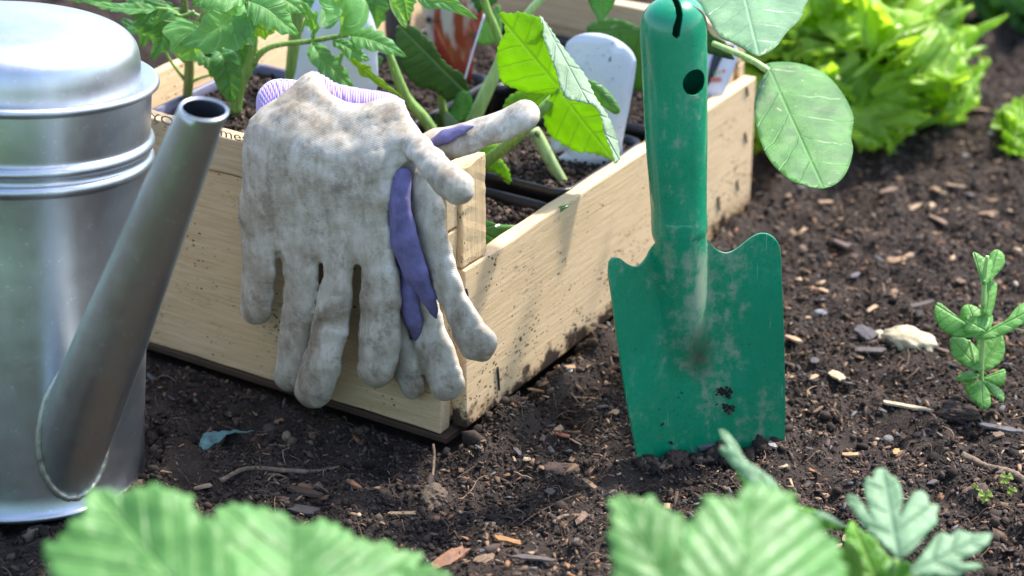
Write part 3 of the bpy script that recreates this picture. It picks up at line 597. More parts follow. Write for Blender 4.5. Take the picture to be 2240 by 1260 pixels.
def arc(cx, cz, r, a0, a1, n=9): return [(cx + r * math.cos(R(a0 + (a1 - a0) * i / (n - 1))), cz + r * math.sin(R(a0 + (a1 - a0) * i / (n - 1)))) for i in range(n)]
RB = .0605
def rib(z): return [(RB - .0003, z - .0034)] + arc(RB - .0006, z, .0026, -78, 78, 11) + [(RB - .0003, z + .0034)]
prof = [(.0, .0012), (RB + .001, .0012)] + arc(RB + .0012, .0024, .0016, -90, 70) + [(RB + .0006, .0055), (RB, .012)] + [(RB, .02 + i * .02) for i in range(6)] + rib(.1503) + rib(.1583) + [(RB, .1632), (RB, .1832)]
lathe('can_body', prof, M['zinc'], can)
lathe('rim', [(RB - .001, .1820), (RB + .0008, .1820)] + arc(RB + .0016, .1845, .0018, -80, 120) + [(RB - .001, .1860), (RB - .0045, .1848)], M['zinc'], can)
dome = [(RB - .0044, .1846)] + [(x, .1855 + z) for x, z in [(.0558, .003), (.0553, .009), (.0538, .0145), (.0500, .0188), (.0440, .0218), (.036, .0240), (.025, .0262), (.012, .0275), (.0, .0280)]]
dome = [(float(a), float(b)) for a, b in catmull(dome, 40)]; dome[-1] = (.0, dome[-1][1])
lathe('hood', dome, M['zinc'], can)

def can_depth(px, py):
    r = ray(px, py); o_ = C - base; a_ = r - axv * (r @ axv); b_ = o_ - axv * (o_ @ axv); A_, B_, C_ = a_ @ a_, 2 * a_ @ b_, b_ @ b_ - RB ** 2; return (-B_ - math.sqrt(B_ * B_ - 4 * A_ * C_)) / (2 * A_)
d0 = can_depth(160, 940) + .004; q0 = P(160, 955, d0); q1 = P(446, 240, d0 - .135); ln = np.linalg.norm(q1 - q0)
r1 = 52 * (d0 - .135) / F; pts = [q0 + (q1 - q0) * t for t in np.linspace(-.2, 1.12, 60)]; rr = np.interp(np.linspace(-.2, 1.12, 60), [0, .1, .3, 1], [.0162, .0160, .0150, r1])
ncut = np.array([.12, -.10, 1.]); ncut /= np.linalg.norm(ncut); ax_ = (q1 - q0) / ln
def level(V):       # the mouth is cut nearly level
    e = np.maximum((V - q1) @ ncut, 0) / (ax_ @ ncut); return V - ax_ * e[:, None]
V, Fc, uv = tube(pts, rr, 0, 56, cap=False); V = level(V); meshobj('spout', V, Fc, M['zinc_spout'], can, uv)
V, Fc, uv = tube(pts[25:], rr[25:] - .0009, 0, 40, cap=False); V = level(V); meshobj('spout_inside', V, [f[::-1] for f in Fc], M['dark_in'], can, uv)
ax_ = (q1 - q0) / ln; aa = np.cross(ax_, [0, 0, 1.]); aa /= np.linalg.norm(aa); bb = np.cross(ax_, aa); th = np.linspace(0, 2 * np.pi, 49)
rim_ = np.array([q1 + (aa * math.cos(t) + bb * math.sin(t)) * (r1 - .0004) for t in th]); rim_ -= ax_ * (((rim_ - q1) @ ncut) / (ax_ @ ncut))[:, None]
V, Fc, uv = tube(rim_, .00055, 0, 8, False); meshobj('spout_lip', V, Fc, M['zinc'], can)
# solder bead where the spout meets the body
bead = []
for t in np.linspace(0, 2 * np.pi, 90):
    d = aa * math.cos(t) + bb * math.sin(t); best = None
    for s in np.linspace(.85, -.6, 320):
        k = s; rad = np.interp(k, [0, .1, .3, 1], [.0162, .0160, .0150, r1]); p = q0 + ax_ * ln * s + d * (rad + .0004); q = p - base; h_ = q @ axv; rad_ = np.linalg.norm(q - axv * h_)
        if rad_ < RB + .0003: best = p; break
    if best is not None: bead.append(best)
bead = np.array(bead); V, Fc, uv = tube(bead, .0017, 0, 8, False, jit=.35); meshobj('solder_seam', V, Fc, M['solder'], can)

# ------------------------------------------------------------------ trowel
tb = G(1555, 990); yaw = R(13); leanb = R(7)
Nt = np.array([-math.sin(yaw) * 1., -math.cos(yaw), 0.]); Nt = -np.array([math.sin(yaw), -math.cos(yaw), 0.]) * -1
Nt = np.array([math.sin(yaw), -math.cos(yaw), 0.]) * math.cos(leanb) + np.array([0, 0, math.sin(leanb)])
def tdep(px, py): return plane_depth(px, py, tb, Nt)
def T(px, py): return P(px, py, tdep(px, py))
O_t = T(1500, 560); Yt = T(1466, 0) - T(1520, 1000); Yt /= np.linalg.norm(Yt); Xt = np.cross(Yt, Nt); 
trowel = empty('garden_trowel', G(1555, 990), 'green painted steel hand trowel standing upright in the soil', 'trowel')
def tl(px, py): q = T(px, py) - O_t; return q @ Xt, q @ Yt
left = [(1445, 478), (1438, 500), (1431, 524), (1424, 547), (1414, 566), (1400, 580), (1384, 581), (1368, 573), (1354, 562), (1342, 558), (1331, 563), (1327, 577), (1327, 600), (1335, 650), (1344, 720), (1356, 800), (1371, 890), (1387, 970), (1400, 1035), (1425, 1090)]
right = [(1560, 1130), (1690, 1060), (1707, 1010), (1709, 960), (1709, 850), (1706, 720), (1702, 620), (1700, 560), (1697, 535), (1689, 518), (1676, 508), (1660, 507), (1644, 515), (1626, 531), (1608, 547), (1590, 555), (1572, 550), (1558, 537), (1547, 520), (1535, 500), (1528, 478)]
outl = np.array([tl(*q) for q in left + right]) * 1000
vv, ff = polymesh(outl, 1.25, True)
ridge = [(tl(1484, 470)), (tl(1492, 600)), (tl(1503, 700)), (tl(1512, 800)), (tl(1530, 1050))]; ridge = np.array(ridge)[::-1]
wneck = (tl(1545, 480)[0] - tl(1425, 480)[0]) / 2
def blade_h(x, y):
    xc = np.interp(y, ridge[:, 1], ridge[:, 0]); y0 = tl(1512, 815)[1]; y1 = tl(1486, 480)[1]; k = np.clip((y - y0) / (y1 - y0), 0, 1)
    wr = wneck * (.97 + .045 * k); kk = np.clip((y - y0 + .006) / .030, 0, 1); kk = kk * kk * (3 - 2 * kk); hr = wneck * (.50 + .535 * k - .03 * k ** 8) * kk
    t = np.clip(np.abs(x - xc) / wr, 0, 1); cosr = np.cos(t * np.pi) * .5 + .5; circ = np.sqrt(np.maximum(0, 1 - t ** 2)); prof_ = circ ** (1 + 2.2 * (1 - k))
    xw = (x - tl(1520, 760)[0]); dish = 4.6 * xw ** 2
    return hr * prof_ + dish - .002 * (1 - k * prof_)
h = blade_h(vv[:, 0] / 1000, vv[:, 1] / 1000)
V = O_t + Xt * (vv[:, :1] / 1000) + Yt * (vv[:, 1:] / 1000) + Nt * h[:, None]
uvb = np.stack([vv[:, 0] / 100 + .5, vv[:, 1] / 100 + .7], 1)
f0 = ff[0]
if np.cross(V[f0[1]] - V[f0[0]], V[f0[2]] - V[f0[0]]) @ Nt < 0: ff = [f[::-1] for f in ff]
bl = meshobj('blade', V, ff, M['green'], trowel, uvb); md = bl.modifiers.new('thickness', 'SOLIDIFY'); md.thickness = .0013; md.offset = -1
bv = bl.modifiers.new('bevel', 'BEVEL'); bv.width = .0004; bv.segments = 2; bv.limit_method = 'ANGLE'; bv.angle_limit = R(60)
# handle: rolled tube that runs down into the ridge
prf = []
for y, l, r in [(560, 1452, 1520), (535, 1438, 1533), (517, 1430, 1541), (500, 1426, 1545), (460, 1425, 1544), (400, 1421, 1544), (300, 1413, 1545), (200, 1408, 1545), (100, 1403, 1544), (60, 1401, 1543), (35, 1404, 1540), (18, 1412, 1533), (5, 1424, 1522), (-4, 1440, 1508), (-9, 1458, 1488), (-10, 1470, 1476)]:
    xl, yl = tl(l, y); xr, yr = tl(r, y); prf.append(((xl + xr) / 2, (yl + yr) / 2, (xr - xl) / 2))
prf = np.array(prf); pc = catmull(prf, 70); seg = 72; th = np.linspace(0, 2 * np.pi, seg, endpoint=False); V = []
for i, (x, y, r) in enumerate(pc):
    back = np.where(np.sin(th) < 0, .86, 1.); V.append(O_t + Xt * (x + np.cos(th) * r)[:, None] + Yt * y + Nt * (np.sin(th) * r * back - .0021 * 0)[:, None])
V = np.vstack(V); Fc = [(i * seg + j, i * seg + (j + 1) % seg, (i + 1) * seg + (j + 1) % seg, (i + 1) * seg + j) for i in range(len(pc) - 1) for j in range(seg)]; Fc.append(tuple(range((len(pc) - 1) * seg, len(pc) * seg)))
_q = V - O_t; uvh = np.stack([_q @ Xt * 10 + .5, _q @ Yt * 10 + .7], 1)
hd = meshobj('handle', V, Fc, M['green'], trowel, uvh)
bm = bmesh.new(); bm.from_mesh(hd.data); bmesh.ops.recalc_face_normals(bm, faces=bm.faces); bm.to_mesh(hd.data); bm.free()
md = hd.modifiers.new('thickness', 'SOLIDIFY'); md.thickness = .0012; md.offset = -1
def cutter(shape):
    bm = bmesh.new(); org = np.array(parent_origin(trowel))
    for s in shape:
        n = len(s); pts = [O_t + Xt * x + Yt * y for x, y in s]; v0 = [bm.verts.new(Vector(p + Nt * .0305 - org)) for p in pts]; v1 = [bm.verts.new(Vector(p + Nt * s_back - org)) for p in pts]
        bm.faces.new(v0); bm.faces.new(v1[::-1])
        for i in range(n): bm.faces.new((v0[i], v1[i], v1[(i + 1) % n], v0[(i + 1) % n]))
    bmesh.ops.recalc_face_normals(bm, faces=bm.faces); me = bpy.data.meshes.new('cut'); bm.to_mesh(me); bm.free(); o = bpy.data.objects.new('cut', me); col.objects.link(o); o.parent = trowel; return o
hc = np.array(tl(1500, 165)); rx = (tl(1528, 165)[0] - tl(1473, 165)[0]) / 2; ry = rx * 1.02
s_back = .0
circ = [(hc[0] + rx * math.cos(t), hc[1] + ry * math.sin(t)) for t in np.linspace(0, 2 * np.pi, 32, endpoint=False)]
sl0 = [tl(*q) for q in [(1459, 70), (1450, 62), (1452, 45), (1461, 22), (1464, -40), (1478, -40), (1475, 22), (1469, 45), (1466, 64)]]
cuts = [cutter([circ]), cutter([sl0])]
for c_ in cuts:
    m_ = hd.modifiers.new('cut', 'BOOLEAN'); m_.operation = 'DIFFERENCE'; m_.solver = 'EXACT'; m_.object = c_
dg = bpy.context.evaluated_depsgraph_get(); me = bpy.data.meshes.new_from_object(hd.evaluated_get(dg)); hd.modifiers.clear(); hd.data = me
for c_ in cuts: bpy.data.objects.remove(c_)
me.materials.clear(); me.materials.append(M['green'])
for p in me.polygons: p.use_smooth = True
bv = hd.modifiers.new('bevel', 'BEVEL'); bv.width = .0003; bv.segments = 2; bv.limit_method = 'ANGLE'; bv.angle_limit = R(55)
hd.modifiers.new('wn', 'WEIGHTED_NORMAL').keep_sharp = True
# hem line of the folded end cap
cap = [(1503, 4), (1518, 14), (1529, 28), (1536, 45), (1538, 58)]
def on_handle(px, py, lift=.0):
    x, y = tl(px, py); i = np.interp(y, pc[:, 1], np.arange(len(pc))); xc = np.interp(y, pc[:, 1], pc[:, 0]); r = np.interp(y, pc[:, 1], pc[:, 2]); d = np.clip((x - xc) / r, -.98, .98); return O_t + Xt * x + Yt * y + Nt * (r * math.sqrt(1 - d * d) + lift)
V, Fc, uv = tube([on_handle(*q, .0) for q in cap], [.0002, .0006, .0006, .0005, .0002], 16, 6); meshobj('hem', V, Fc, M['ink'], trowel)
def on_blade(px, py, lift=0.): x, y = tl(px, py); return O_t + Xt * x + Yt * y + Nt * (float(blade_h(np.array(x), np.array(y))) + lift)
vs, ts, cs = [], [], []; off = 0
for (x, y, sp, n, sz) in ((1584, 860, 9, 26, .0008), (1592, 892, 8, 18, .0007), (1492, 862, 3, 3, .0004), (1448, 928, 4, 4, .0004), (1468, 970, 4, 5, .0005), (1500, 880, 40, 8, .0003), (1572, 690, 90, 10, .0002)):
    q = np.array([on_blade(x + rng.normal(0, sp), y + rng.normal(0, sp * .6), .0004) for _ in range(n)]); v, t, c3 = scatter(ICO, q, np.full((n, 1), sz) * rng.uniform(.5, 1.5, (n, 3)), rotm(n), palette(n, SOILC, [.5, .3, .1, 0, .1]), .3); vs.append(v); ts.append(t + off); cs.append(c3); off += len(v)
o = meshobj('stuck_soil', np.vstack(vs), np.vstack(ts), M['crumb'], trowel, colr=np.vstack(cs), smooth=False); o['kind'] = 'stuff'

# ------------------------------------------------------------------ gloves (distance fields turned into skins)
S = 1 / 4700.
def smin(a, b, k): h = np.clip(.5 + .5 * (b - a) / k, 0, 1); return b * (1 - h) + a * h - k * h * (1 - h)
def smax(a, b, k): return -smin(-a, -b, k)
def cone(Q, pts, k=.0015):
    """chain of rounded cones: pts = (px, py, w, radius px, flatness)"""
    d = None
    for (x0, y0, w0, r0, *_), (x1, y1, w1, r1, *_) in zip(pts[:-1], pts[1:]):
        a = np.array([x0 * S, y0 * S, w0]); b = np.array([x1 * S, y1 * S, w1]); ab = b - a
        t = np.clip(((Q[0] - a[0]) * ab[0] + (Q[1] - a[1]) * ab[1] + (Q[2] - a[2]) * ab[2]) / (ab @ ab), 0, 1)
        dd = np.sqrt((Q[0] - a[0] - t * ab[0]) ** 2 + (Q[1] - a[1] - t * ab[1]) ** 2 + ((Q[2] - a[2] - t * ab[2]) * 1.12) ** 2) - (r0 + (r1 - r0) * t) * S
        d = dd if d is None else smin(d, dd, k)
    return d
def polysdf(Q, poly):
    x, y = Q[0][:, :, 0], Q[1][:, :, 0]; p = np.array(poly, float) * S; n = len(p); d = np.full(x.shape, 9.); ins = np.zeros(x.shape, bool)
    for i in range(n):
        a, b = p[i], p[(i + 1) % n]; e = b - a; t = np.clip(((x - a[0]) * e[0] + (y - a[1]) * e[1]) / (e @ e), 0, 1)
        d = np.minimum(d, np.hypot(x - a[0] - t * e[0], y - a[1] - t * e[1])); c = ((a[1] > y) != (b[1] > y)) & (x < e[0] * (y - a[1]) / (e[1] if e[1] else 1e-9) + a[0]); ins ^= c
    return np.where(ins, -d, d)[:, :, None]
def nets(Fd, org, h):
    s = Fd < 0; nx, ny, nz = Fd.shape
    cs_ = [(i, j, k) for i in (0, 1) for j in (0, 1) for k in (0, 1)]
    sub = lambda A_, c: A_[c[0]:nx - 1 + c[0], c[1]:ny - 1 + c[1], c[2]:nz - 1 + c[2]]
    cnt = sum(sub(s, c).astype(int) for c in cs_); act = (cnt > 0) & (cnt < 8); ids = -np.ones(act.shape, int); I = np.argwhere(act); ids[act] = np.arange(len(I))
    vals = {c: sub(Fd, c)[act] for c in cs_}; acc = np.zeros((len(I), 3)); num = np.zeros(len(I))
    for c in cs_:
        for ax in range(3):
            if c[ax]: continue
            d = list(c); d[ax] = 1; a, b = vals[c], vals[tuple(d)]; m = (a < 0) != (b < 0); t = np.where(m, a / (a - b + 1e-12), 0)
            p = np.tile(np.array(c, float), (len(I), 1)); p[:, ax] += t; acc += p * m[:, None]; num += m
    V = (I + acc / num[:, None]) * h + org; Q_ = []
    for ax in range(3):
        a = [slice(1, -1)] * 3; a[ax] = slice(0, -1); b = list(a); b[ax] = slice(1, None)
        sa, sb = s[tuple(a)], s[tuple(b)]; E_ = np.argwhere(sa != sb); 
        if not len(E_): continue
        fl = sa[tuple(E_.T)]; E0 = E_.copy()
        for k in range(3):
            if k != ax: E0[:, k] += 1
        o1, o2 = [k for k in range(3) if k != ax]; g_ = []
        for (p_, q_) in ((1, 1), (0, 1), (0, 0), (1, 0)):
            e = E0.copy(); e[:, o1] -= p_; e[:, o2] -= q_; g_.append(ids[tuple(e.T)])
        qd = np.stack(g_, 1); 
        if ax == 1: fl = ~fl
        qd[~fl] = qd[~fl][:, ::-1]; Q_.append(qd)
    return V, np.vstack(Q_)
ZT = .127
def dsurf(px, py):
    d = front_depth(px, py); z = (C + ray(px, py) * d[..., None])[..., 2]; ex = np.logaddexp(0, (z - ZT + .002) / .006) * .006; return d + ex * .8
def skin(name, fn, box, mat, parent, h=.00115, wr=(-.016, .05), smooth=2):
    x0, x1, y0, y1 = box; gx_ = np.arange(x0 * S, x1 * S, h); gy_ = np.arange(y0 * S, y1 * S, h); gz_ = np.arange(wr[0], wr[1], h)
    Q = np.meshgrid(gx_, gy_, gz_, indexing='ij'); Fd = fn(Q); V, Qd = nets(Fd, np.array([gx_[0], gy_[0], gz_[0]]), h)
    px, py, w = V[:, 0] / S, V[:, 1] / S, V[:, 2]; W_ = P(px, py, dsurf(px, py) - w)
    o = meshobj(name, W_, Qd, mat, parent); bm = bmesh.new(); bm.from_mesh(o.data)
    for _ in range(smooth): bmesh.ops.smooth_vert(bm, verts=bm.verts, factor=.5, use_axis_x=True, use_axis_y=True, use_axis_z=True)
    bmesh.ops.recalc_face_normals(bm, faces=bm.faces)
    bm.to_mesh(o.data); bm.free(); return o
def n3(Q, f, s):    # smooth wrinkles
    x, y, z = Q[0] * f, Q[1] * f, Q[2] * f * .7
    return (vn((x + z * .6).ravel(), (y + z * .35).ravel(), s).reshape(x.shape) - .5) * 2
def nw(Q, s):       # cross creases of slack cloth
    x, y = Q[0] * 45, (Q[1] + .25 * Q[0]) * 190; v = np.abs(vn(x.ravel(), y.ravel(), s).reshape(x.shape) - .5) * 2; return np.clip(1 - v * 3.5, 0, 1)
PALM = [(588, 222), (625, 196), (655, 176), (682, 166), (700, 176), (724, 202), (760, 219), (800, 226), (845, 217), (872, 224), (900, 252), (922, 285), (938, 318), (925, 345), (893, 352), (872, 378), (858, 420), (853, 480), (858, 540), (868, 590), (820, 600), (780, 578), (738, 600), (695, 570), (640, 590), (608, 540), (590, 520), (560, 520), (528, 505), (526, 440), (529, 370), (533, 300), (545, 262), (565, 238)]
def glove_front(Q):
    px = Q[0] / S; py = Q[1] / S
    d2 = polysdf(Q, PALM); ex = (px - 700) / 200; wc = .016 - .003 * ex ** 2 + .004 * np.exp(-((py - 330) / 120) ** 2) + .002 * n3(Q, 26, 2)
    th = .0075 + .0035 * np.exp(-(((px - 690) / 140) ** 2 + ((py - 400) / 170) ** 2)); r = .0068
    dz = np.abs(Q[2] - wc) - (th - r); dd = d2 + r; palm = np.sqrt(np.maximum(dd, 0) ** 2 + np.maximum(dz, 0) ** 2) + np.minimum(np.maximum(dd, dz), 0) - r
    d = palm
    fing = [[(566, 455, .016, 40), (566, 540, .017, 38), (564, 610, .015, 35), (561, 676, .014, 34)],
            [(652, 530, .016, 42), (663, 600, .017, 40), (655, 680, .015, 37), (642, 760, .013, 37), (634, 822, .013, 36)],
            [(738, 535, .017, 38), (740, 590, .021, 36), (735, 650, .022, 39), (720, 730, .025, 42), (700, 800, .027, 45), (685, 855, .026, 42)],
            [(822, 530, .017, 42), (828, 600, .019, 43), (829, 660, .020, 46), (830, 740, .021, 45), (824, 804, .021, 43)]]
    kf = .0005 + .0035 * np.clip((610 - py) / 60, 0, 1)
    for f in fing: d = smin(d, cone(Q, f), kf)
    for g_ in ([(612, 520, .018, 5), (611, 640, .016, 5), (606, 720, .016, 4)], [(699, 575, .030, 5), (692, 650, .030, 7), (672, 740, .028, 7), (660, 790, .028, 6)], [(782, 590, .018, 8), (775, 640, .018, 8), (768, 740, .016, 9)], [(782, 590, .030, 8), (778, 640, .030, 6)]): d = smax(d, -cone(Q, g_), .0022)
    th_ = cone(Q, [(868, 300, .018, 34), (915, 322, .026, 32), (950, 362, .034, 38), (982, 395, .036, 42), (998, 408, .036, 42)]); d = smin(d, th_, .005)
    web = cone(Q, [(866, 345, .024, 12), (850, 392, .024, 16), (836, 405, .024, 12)]); d = smax(d, -web, .006)      # hollow below the thumb
    # folds: a ridge from the wrist peak, and knuckle creases across the fingers
    rdg = cone(Q, [(684, 182, .018, 20), (640, 240, .022, 18), (585, 320, .020, 14)]); d = smin(d, rdg, .008)
    rdg = cone(Q, [(870, 240, .020, 18), (820, 262, .021, 14), (800, 330, .019, 10)]); d = smin(d, rdg, .008)
    for (x0, y0, x1, y1, dp) in ((715, 240, 770, 300, 10), (560, 420, 640, 395, 7), (640, 480, 720, 465, 7), (700, 360, 800, 420, 8), (540, 585, 600, 580, 5), (622, 650, 700, 655, 5), (690, 705, 770, 715, 6), (785, 640, 880, 645, 5), (785, 700, 870, 706, 4), (530, 640, 590, 636, 4), (700, 640, 765, 650, 5), (930, 400, 975, 350, 5), (600, 780, 665, 770, 4)):
        cr = cone(Q, [(x0, y0, .030, dp), (x1, y1, .030, dp)]); d = smax(d, -cr, .004)
    return d + .0011 * n3(Q, 60, 1) + .0004 * n3(Q, 190, 4) + .0007 * nw(Q, 1)
gb = W(.05, -.02, .06)
gl1 = empty('gardening_glove', gb, 'dirty white latex coated glove draped over the crate with four fingers hanging', 'glove', None)
skin('glove_shell', glove_front, (495, 1060, 140, 920), M['glove'], gl1)
gl2 = empty('gardening_glove', W(.0, -.02, .06), 'second soiled glove underneath, violet back showing and one finger pointing right', 'glove', None)
B_up = [(905, 345, .004, 34), (960, 318, .006, 37), (1030, 300, .010, 37), (1100, 276, .014, 36), (1146, 256, .018, 34)]
def glove_back(Q):
    d = cone(Q, [(925, 390, .010, 34), (935, 470, .012, 36), (952, 550, .014, 36), (975, 620, .018, 33), (1010, 690, .022, 36), (1046, 750, .024, 42)])
    d = smin(d, cone(Q, [(905, 580, .006, 40), (930, 690, .008, 38), (950, 770, .011, 42), (976, 838, .013, 42)]), .003)
    d = smin(d, cone(Q, [(860, 600, .004, 34), (865, 740, .006, 32), (890, 810, .008, 33), (902, 845, .008, 32)]), .002)
    d = smin(d, cone(Q, B_up), .004)
    d = smin(d, cone(Q, [(850, 370, .004, 46), (870, 480, .005, 44), (890, 600, .004, 40)]), .006)
    for (x0, y0, x1, y1) in ((915, 545, 985, 520), (950, 650, 1010, 620), (985, 720, 1040, 670), (925, 760, 1000, 730), (1040, 265, 1050, 330)):
        d = smax(d, -cone(Q, [(x0, y0, .036, 5), (x1, y1, .036, 5)]), .003)
    return d + .0012 * n3(Q, 60, 3) + .0004 * n3(Q, 190, 5) + .0007 * nw(Q, 4)
skin('glove_shell', glove_back, (790, 1210, 200, 910), M['glove'], gl2, wr=(-.014, .042))
def violet1(Q):
    d = cone(Q, [(882, 385, .017, 20), (874, 450, .021, 26), (885, 530, .024, 30), (912, 600, .024, 26), (935, 650, .021, 16), (948, 680, .017, 9), (954, 698, .013, 4)]) + .0006 * n3(Q, 90, 2)
    return smin(d, cone(Q, [(872, 560, .010, 26), (888, 650, .015, 26), (904, 700, .017, 19), (914, 735, .013, 12), (920, 756, .009, 5)]), .003)
skin('glove_back_fabric', violet1, (830, 980, 350, 790), M['violet'], gl2, h=.0009, wr=(-.01, .045))
def violet2(Q): return cone(Q, [(950, 312, .0135, 12), (975, 298, .0155, 15), (1010, 284, .0175, 10), (1035, 276, .0185, 4)])
skin('glove_back_fabric', violet2, (920, 1070, 250, 350), M['violet'], gl2, h=.0008, wr=(-.01, .04))
# knitted cuffs
def band(name, top, bot, mat, parent, dw0, dw1, n=60, m=8, rib_=.0005):
    t = catmull(top, n); b = catmull(bot, n); V = []
    for j in range(m):
        k = j / (m - 1); px = t[:, 0] * (1 - k) + b[:, 0] * k; py = t[:, 1] * (1 - k) + b[:, 1] * k; w = dw0 * (1 - k) + dw1 * k + .003 * math.sin(k * math.pi) + rib_ * np.sin(np.arange(n) * 1.6)
        V.append(P(px, py, dsurf(px, py) - w))
    V = np.vstack(V); Fc = [(j * n + i, j * n + i + 1, (j + 1) * n + i + 1, (j + 1) * n + i) for j in range(m - 1) for i in range(n - 1)]; uv = np.zeros((len(V), 2))
    o = meshobj(name, V, Fc, mat, parent, uv); md = o.modifiers.new('thickness', 'SOLIDIFY'); md.thickness = .0012; return o
band('cuff', [(668, 178), (684, 160), (712, 172), (735, 186), (790, 198), (850, 208), (885, 226)], [(668, 205), (690, 205), (720, 225), (760, 240), (800, 245), (850, 240), (885, 245)], M['cuff'], gl1, .010, .014)
band('cuff', [(566, 262), (566, 215), (580, 190), (605, 178), (645, 180), (672, 186)], [(585, 290), (590, 250), (600, 230), (620, 222), (650, 222), (680, 222)], M['cuff'], gl1, .003, .012)
pe = catmull([(567, 264), (566, 215), (580, 190), (605, 177), (645, 179), (665, 184)], 30); V, Fc, uv = tube(P(pe[:, 0], pe[:, 1], dsurf(pe[:, 0], pe[:, 1]) - .0045), .0009, 0, 8, jit=.3); meshobj('cuff_edge', V, Fc, M['white_edge'], gl1)

# ------------------------------------------------------------------ plant labels
def lab(name, outline, base, z0, label, mat=M['card'], lean_=0., grp=None, cat='plant label'):
    y0 = G(base[0], base[1], z0)[1]
    def dep(px, py):
        d = DY(px, py, y0); z = (C + ray(px, py) * d[..., None])[..., 2]; return d + (z - z0) * lean_
    o = plate(name, outline, dep, mat, None, .0004, bend=.0012); return tag(o, label, cat, grp), dep
L1, dL1 = lab('plant_label', [(1238, 330), (1205, 330), (1212, 250), (1225, 160), (1236, 104), (1247, 87), (1268, 76), (1295, 72), (1325, 76), (1352, 87), (1374, 103), (1388, 122), (1391, 147), (1378, 230), (1362, 310), (1357, 362), (1280, 366), (1215, 358)], (1290, 345), .078, 'blank white label, sky blue painted in, with water drops beside the trowel handle', lean_=.15)
L2, dL2 = lab('plant_label', [(640, 215), (648, 150), (665, 60), (690, 0), (720, -20), (770, -15), (800, 10), (822, 60), (826, 110), (818, 210), (740, 225)], (730, 222), .112, 'blank white label standing among the tomato stems behind the cuff', lean_=.2)
def drops(dep, pts, parent):
    vs, ts = [], []; off = 0
    for x, y, r in pts:
        c = P(x, y, dep(np.array(float(x)), np.array(float(y)))); s = r * 1.2 / F; v = ICO[0] * s * [1, .55, 1.2] + c; vs.append(v); ts.append(ICO[1] + off); off += 12
    o = meshobj('water_drops', np.vstack(vs), np.vstack(ts), M['water'], parent); o['kind'] = 'stuff'; md = o.modifiers.new('s', 'SUBSURF'); md.levels = md.render_levels = 2
drops(dL1, [(rnd.uniform(1245, 1375), rnd.uniform(95, 330), rnd.choice([1.5, 2, 2.5, 3, 4])) for _ in range(60)], None)
o = col.objects[-1]; tag(o, 'tiny water drops on the sky tinted white label beside the trowel', 'water drops')
# printed label behind the trowel handle
L3, dL3 = lab('printed_label', [(1545, 222), (1520, 200), (1530, 150), (1556, 92), (1600, 96), (1614, 112), (1606, 150), (1592, 185), (1575, 215)], (1555, 220), .08, 'small printed label with orange mark and coloured dots, right of the trowel handle', M['card'], .25)
navy = mat_simple('dark_blue_print', (.02, .025, .05), .4); orange = mat_simple('orange_print', (.6, .14, .04), .5); grn = mat_simple('green_print', (.1, .4, .06), .5); yel = mat_simple('yellow_print', (.6, .42, .04), .5); red = mat_simple('red_print', (.55, .05, .03), .5)
off_ = lambda px, py: dL3(px, py) - .0011
def patch(name, outline, depfn, mat, parent, smooth=True): return plate(name, outline, depfn, mat, parent, .0002, smooth, 12.)
patch('print', [(1545, 190), (1552, 150), (1560, 120), (1570, 96), (1604, 98), (1606, 118), (1592, 116), (1578, 130), (1562, 165)], off_, navy, L3)
off2 = lambda px, py: dL3(px, py) - .0014
for x, y, m_ in ((1564, 160, grn), (1574, 157, yel), (1583, 155, red)): patch('print', [(x - 5, y), (x - 1, y - 1), (x, y - 6), (x + 2, y - 1), (x + 6, y), (x + 2, y + 2), (x, y + 6), (x - 1, y + 2)], off2, m_, L3, False)
for x in (1555, 1563, 1571): patch('print', [(x, 180), (x, 170), (x + 7, 169), (x + 8, 179), (x + 5, 179), (x + 5, 172), (x + 3, 172), (x + 3, 180)], off2, orange, L3, False)
# red and silver picture label
foil = N('foil_picture'); cc = foil.mix(foil.ramp(foil.noise(1, 3, .5, foil.mapping((75, 10, 22), rot=(0, .25, 0))), [(.46, 0.), (.52, 1.)]), (.5, .42, .36), (.3, .035, .02)); cc = foil.mix(foil.ramp(foil.noise(70, 3), [(.58, 0.), (.64, 1.)]), cc, (.03, .025, .02))
foil.set(base=cc, rough=.15, coat=1.)
L4, dL4 = lab('picture_label', [(1020, 185), (950, 120), (932, 60), (930, -20), (1045, -20), (1055, 40), (1040, 110)], (1010, 190), .088, 'glossy picture label of red vegetables behind the drooping leaf', foil.m, .1)
L5, dL5 = lab('plant_label', [(846, 100), (840, 0), (842, -30), (905, -30), (900, 30), (890, 95), (868, 118)], (865, 118), .09, 'dark grey label at the back, left of the glossy picture label', mat_simple('dark_label', (.05, .045, .05), .4), .1)
# clear sleeve edge
V, Fc, uv = tube(P(np.array([1015, 1035, 1060]), np.array([180, 110, 30]), np.array([1.19, 1.185, 1.18])), .0005, 12, 6); o = meshobj('wire', V, Fc, M['card']); tag(o, 'thin pale wire leaning beside the glossy picture label', 'wire')

